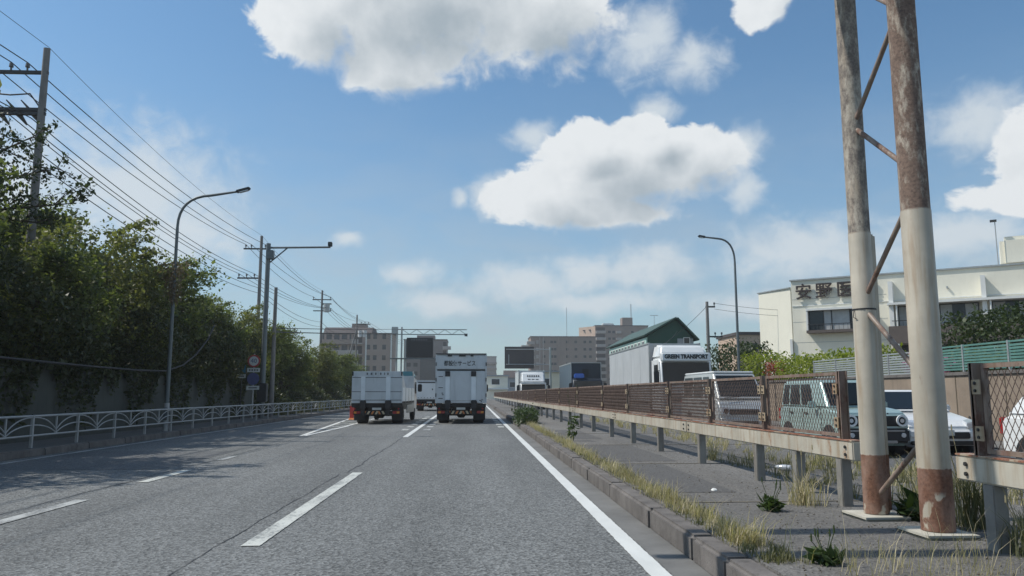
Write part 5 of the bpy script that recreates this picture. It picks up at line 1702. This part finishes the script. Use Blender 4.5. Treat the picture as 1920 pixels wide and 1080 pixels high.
# undergrowth over the bank
n = 46000
yy = rng.uniform(8, 95, n) ** 1.0; u_ = rng.random(n)
xx = np.where(yy < 41, -11.75, -11.25) - u_ ** 1.25 * 3.4
zz = np.where(yy < 41, .75, 0) + np.interp(-xx, [11.2, 11.9, 12.8, 14.5, 19], [.1, .95, 1.6, 2.1, 2.9]) * np.clip(1 - (yy - 70) / 60, .1, 1) + np.abs(rng.normal(0, .22, n)) + .45 * np.maximum(0, np.sin(yy * 1.3) * np.sin(yy * .37 + xx)) * rng.random(n)
V, Q = leaves(np.stack([xx, yy, zz], 1), .18, .5)
tag(arrays_mesh('undergrowth', V, Q, IVY), 'dark leafy undergrowth covering the bank behind the railing', 'undergrowth', kind='stuff')
# grassy patch by the far end of the railing
n = 5000
b_ = np.stack([rng.uniform(-12.4, -10.6, n), rng.uniform(44, 84, n), np.full(n, .12)], 1)
V, Q = blades(b_, .7, .05)
tag(arrays_mesh('verge_grass', V, Q, GRASS), 'sunlit light green grass by the far end of the railing', 'grass', kind='stuff')


def hedge(name, label, cat, box, n_, size, mat, group=None):
    x0, x1, y0, y1, z0, z1 = box
    t = thing(name, label, cat, ((x0 + x1) / 2, (y0 + y1) / 2, z0), 0, group)
    cx, cy = (x0 + x1) / 2, (y0 + y1) / 2
    p_ = rng.random((n_, 3)) * 2 - 1
    m_ = np.max(np.abs(p_), 1); p_ /= (m_ ** .55)[:, None]
    hx, hy, hz = (x1 - x0) / 2, (y1 - y0) / 2, (z1 - z0) / 2
    pts_ = p_ * np.array([hx, hy, hz]) + np.array([0, 0, hz])
    lump_ = .18 * hz * (np.sin(pts_[:, 1] * 3.1 + 1) + np.sin(pts_[:, 1] * 5.7 + pts_[:, 0] * 3)) * (pts_[:, 2] > hz)
    pts_[:, 2] += lump_
    pts_ += rng.normal(size=pts_.shape) * .07
    V_, Q_ = leaves(pts_, size, .6)
    arrays_mesh('foliage', V_, Q_, mat, t)
    for i in range(5):
        q = (random.uniform(-hx, hx) * .6, random.uniform(-hy, hy) * .8)
        MB().tube([(q[0], q[1], 0), (q[0] * 1.1, q[1] * 1.05, hz * 1.5)], [.03, .015], 6).build('stem', BARK, t)
    return t


hedge('clipped_hedge', 'bright yellow-green hedge on the wall below the white building', 'hedge', (14.1, 15.7, 27.2, 36.0, 1.85, 2.95), 7000, .13, LEAFY)
hedge('small_hedge', 'yellow-green bush just right of the right street lamp', 'hedge', (14.2, 16.0, 38.6, 41.2, 1.85, 3.35), 2600, .14, LEAFY)
hedge('dark_bush', 'dark green bush left of the right street lamp pole', 'bush', (13.9, 16.4, 41.6, 46, 1.85, 4.0), 4200, .17, LEAFD)
hedge('red_bush', 'small red-leaved bush at the left end of the yellow-green hedge', 'bush', (14.2, 15.0, 36.3, 37.4, 1.85, 2.75), 900, .12, REDLEAF)
hedge('azalea', 'pink flowering azalea behind the slatted fence between the columns', 'shrub', (14.1, 15.0, 23.4, 25.0, 1.85, 2.5), 1500, .09, PINK)
hedge('dark_shrub', 'large dark needle-leaved shrub in front of the white building at right', 'shrub', (16.6, 19.2, 22.6, 27.0, 1.85, 3.95), 7000, .16, LEAFD)
hedge('low_shrub', 'low green shrub under the green slatted fence, right of the columns', 'shrub', (14.0, 14.9, 20.8, 22.6, 1.85, 2.5), 1300, .11, LEAF)

# grass and weeds along the kerb
def strip(n_, x0, x1, y0, y1, z, h, w, clump=8, pw=1.0):
    ncl = max(1, n_ // clump)
    cy = y0 + (y1 - y0) * rng.random(ncl) ** pw
    cx = rng.uniform(x0, x1, ncl)
    b = np.stack([np.repeat(cx, clump), np.repeat(cy, clump), np.full(ncl * clump, z)], 1)
    b[:, :2] += rng.normal(size=(len(b), 2)) * .035
    hh = h * np.repeat(rng.choice([.35, .6, .9, 1.2, 1.6], ncl, p=[.25, .3, .25, .15, .05]), clump)
    return blades(b, hh, w, .75)


V, Q = strip(7000, 2.0, 2.22, 6.0, 32, .2, .14, .006, 14, 1.6)
tag(arrays_mesh('kerb_grass', V, Q, STRAW), 'strip of dry straw-coloured grass growing along the median kerb', 'grass', kind='stuff')
V, Q = strip(3200, 2.0, 2.30, 5.4, 24, .2, .07, .008, 10, 1.7)
tag(arrays_mesh('green_kerb_grass', V, Q, GRASS), 'green grass growing among the dry stalks along the kerb', 'grass', kind='stuff')
V, Q = strip(420, 2.2, 3.6, 4.3, 5.8, .2, .22, .004, 5)
tag(arrays_mesh('seeding_grass', V, Q, STRAW), 'tall pale seeding grass in the near right foreground', 'grass', kind='stuff')
V, Q = strip(3600, 4.15, 6.3, 4.2, 14, .2, .20, .009, 12, 1.2)
tag(arrays_mesh('verge_weeds', V, Q, GRASS), 'green weeds behind the gantry columns and under the fence', 'weeds', kind='stuff')
V, Q = strip(3200, 5.0, 6.5, 8, 34, .2, .24, .010, 12, 1.3)
tag(arrays_mesh('dry_weeds', V, Q, STRAW), 'dry weeds along the far edge of the median', 'weeds', kind='stuff')
# bits of gravel and litter on the median
n = 3800
cx = rng.uniform(2.1, 5.6, n); cy = 4.3 + 14 * rng.random(n) ** 1.5; sz = rng.uniform(.004, .014, n)
off = rng.normal(size=(n, 4, 3)); off /= np.linalg.norm(off, axis=2)[:, :, None]
Vg = (np.stack([cx, cy, .2 + sz * .5], 1)[:, None, :] + off * sz[:, None, None]).reshape(-1, 3)
i4 = np.arange(n)[:, None] * 4
Qg = np.concatenate([i4 + np.array([[0, 1, 2]]), i4 + np.array([[0, 2, 3]]), i4 + np.array([[0, 3, 1]]), i4 + np.array([[1, 3, 2]])])
tag(arrays_mesh('gravel', Vg, Qg, GRAVELM), 'scattered grit and gravel on the median paving', 'gravel', kind='stuff')


def weed(label, x, y, kind, r=.22, h=.22, n_=60):
    t = thing('weed_plant', label, 'weed', (x, y, .2), 0, 'single weeds on the median')
    if kind == 'rosette':
        a_ = rng.uniform(0, 2 * PI, n_); rr = r * rng.uniform(.2, 1, n_)
        c_ = np.stack([np.cos(a_) * rr * .6, np.sin(a_) * rr * .6, h * rng.uniform(.1, .8, n_)], 1)
        V_, Q_ = leaves(c_, r * .75, .4, .32)
        arrays_mesh('leaves', V_, Q_, WEEDD, t)
    else:
        b_ = np.zeros((n_, 3)); b_[:, :2] = rng.normal(size=(n_, 2)) * r * .25
        V_, Q_ = blades(b_, h, .008, .7)
        arrays_mesh('leaves', V_, Q_, STRAW if kind == 'dry' else GRASS, t)
    for i in range(5):
        st = MB()
        a_ = random.uniform(0, 6.28)
        e_ = Vector((math.cos(a_) * r * .6, math.sin(a_) * r * .6, h * random.uniform(1.2, 1.9)))
        st.tube([(0, 0, 0), e_ * .5 + Vector((0, 0, .02)), e_], [.004, .003, .003], 4)
        st.tube([e_, e_ + Vector((0, 0, .05))], [.008, .005], 5)
        st.build('stalk', WEEDD if kind == 'rosette' else STRAW, t)
    return t


weed('dark green broad-leaved weed at the kerb corner in the near foreground', 2.40, 5.35, 'rosette', .15, .12, 100)
weed('dark broad-leaved weed at the foot of the left gantry column', 4.12, 7.15, 'rosette', .30, .20, 170)
weed('leafy weed beside the crack left of the gantry columns', 2.95, 7.75, 'rosette', .17, .15, 80)
weed('dry grass tuft at the fence leg nearest the gantry columns', 3.45, 8.15, 'dry', .3, .30, 150)
weed('green weed clump growing between the two gantry columns', 4.35, 6.75, 'green', .35, .55, 220)
weed('dark stalky weed standing in the kerb grass halfway along the fence', 2.45, 19.2, 'rosette', .22, .75, 70)
weed('green grass tuft at the foot of the near right fence leg', 4.0, 5.55, 'green', .3, .30, 160)
weed('dry tuft by the fourth fence leg from the columns', 4.2, 13.6, 'dry', .25, .3, 90)
# dark bush in the gutter by the box truck
hedge('kerb_bush', 'dark low bush overhanging the kerb just right of the box truck', 'bush', (1.72, 2.45, 29.6, 32.4, .2, .72), 1900, .10, WEEDD)
# litter
MB_ = MB().disc((0, 0, 0), .04, (0, 0, 1), .022, 14, .025).build('crumpled_cup', TRIMW, None, smooth=50)
MB_.location = (2.88, 9.35, .202); MB_.rotation_euler = (.3, .2, 0)
tag(MB_, 'small white piece of litter on the bare median paving', 'litter')
b_ = MB().tube([(0, 0, .05), (.03, .12, .05), (.05, .2, .05), (.055, .24, .05)], [.04, .045, .03, .015], 12).build('plastic_bottle', LENS, None, smooth=60)
b_.location = (4.75, 11.6, .2); b_.rotation_euler = (0, 0, 1.1)
tag(b_, 'clear plastic bottle lying in the weeds under the fence', 'bottle')

# ------------------------------------------------------------------ thin summer haze
hm = bpy.data.materials.new('haze_air'); hm.use_nodes = True
hm.node_tree.nodes.clear()
hz = NT(hm.node_tree)
ho = hz.n('ShaderNodeOutputMaterial')
pv = hz.n('ShaderNodeVolumePrincipled')
pv.inputs['Color'].default_value = (.92, .92, .93, 1)
pv.inputs['Density'].default_value = .0006
pv.inputs['Anisotropy'].default_value = .3
hz.link(pv.outputs[0], ho.inputs['Volume'])
tag(MB().box(-140, 160, -70, 460, -1.1, 44).build('haze', hm), 'thin pale haze in the air', 'haze', kind='stuff')
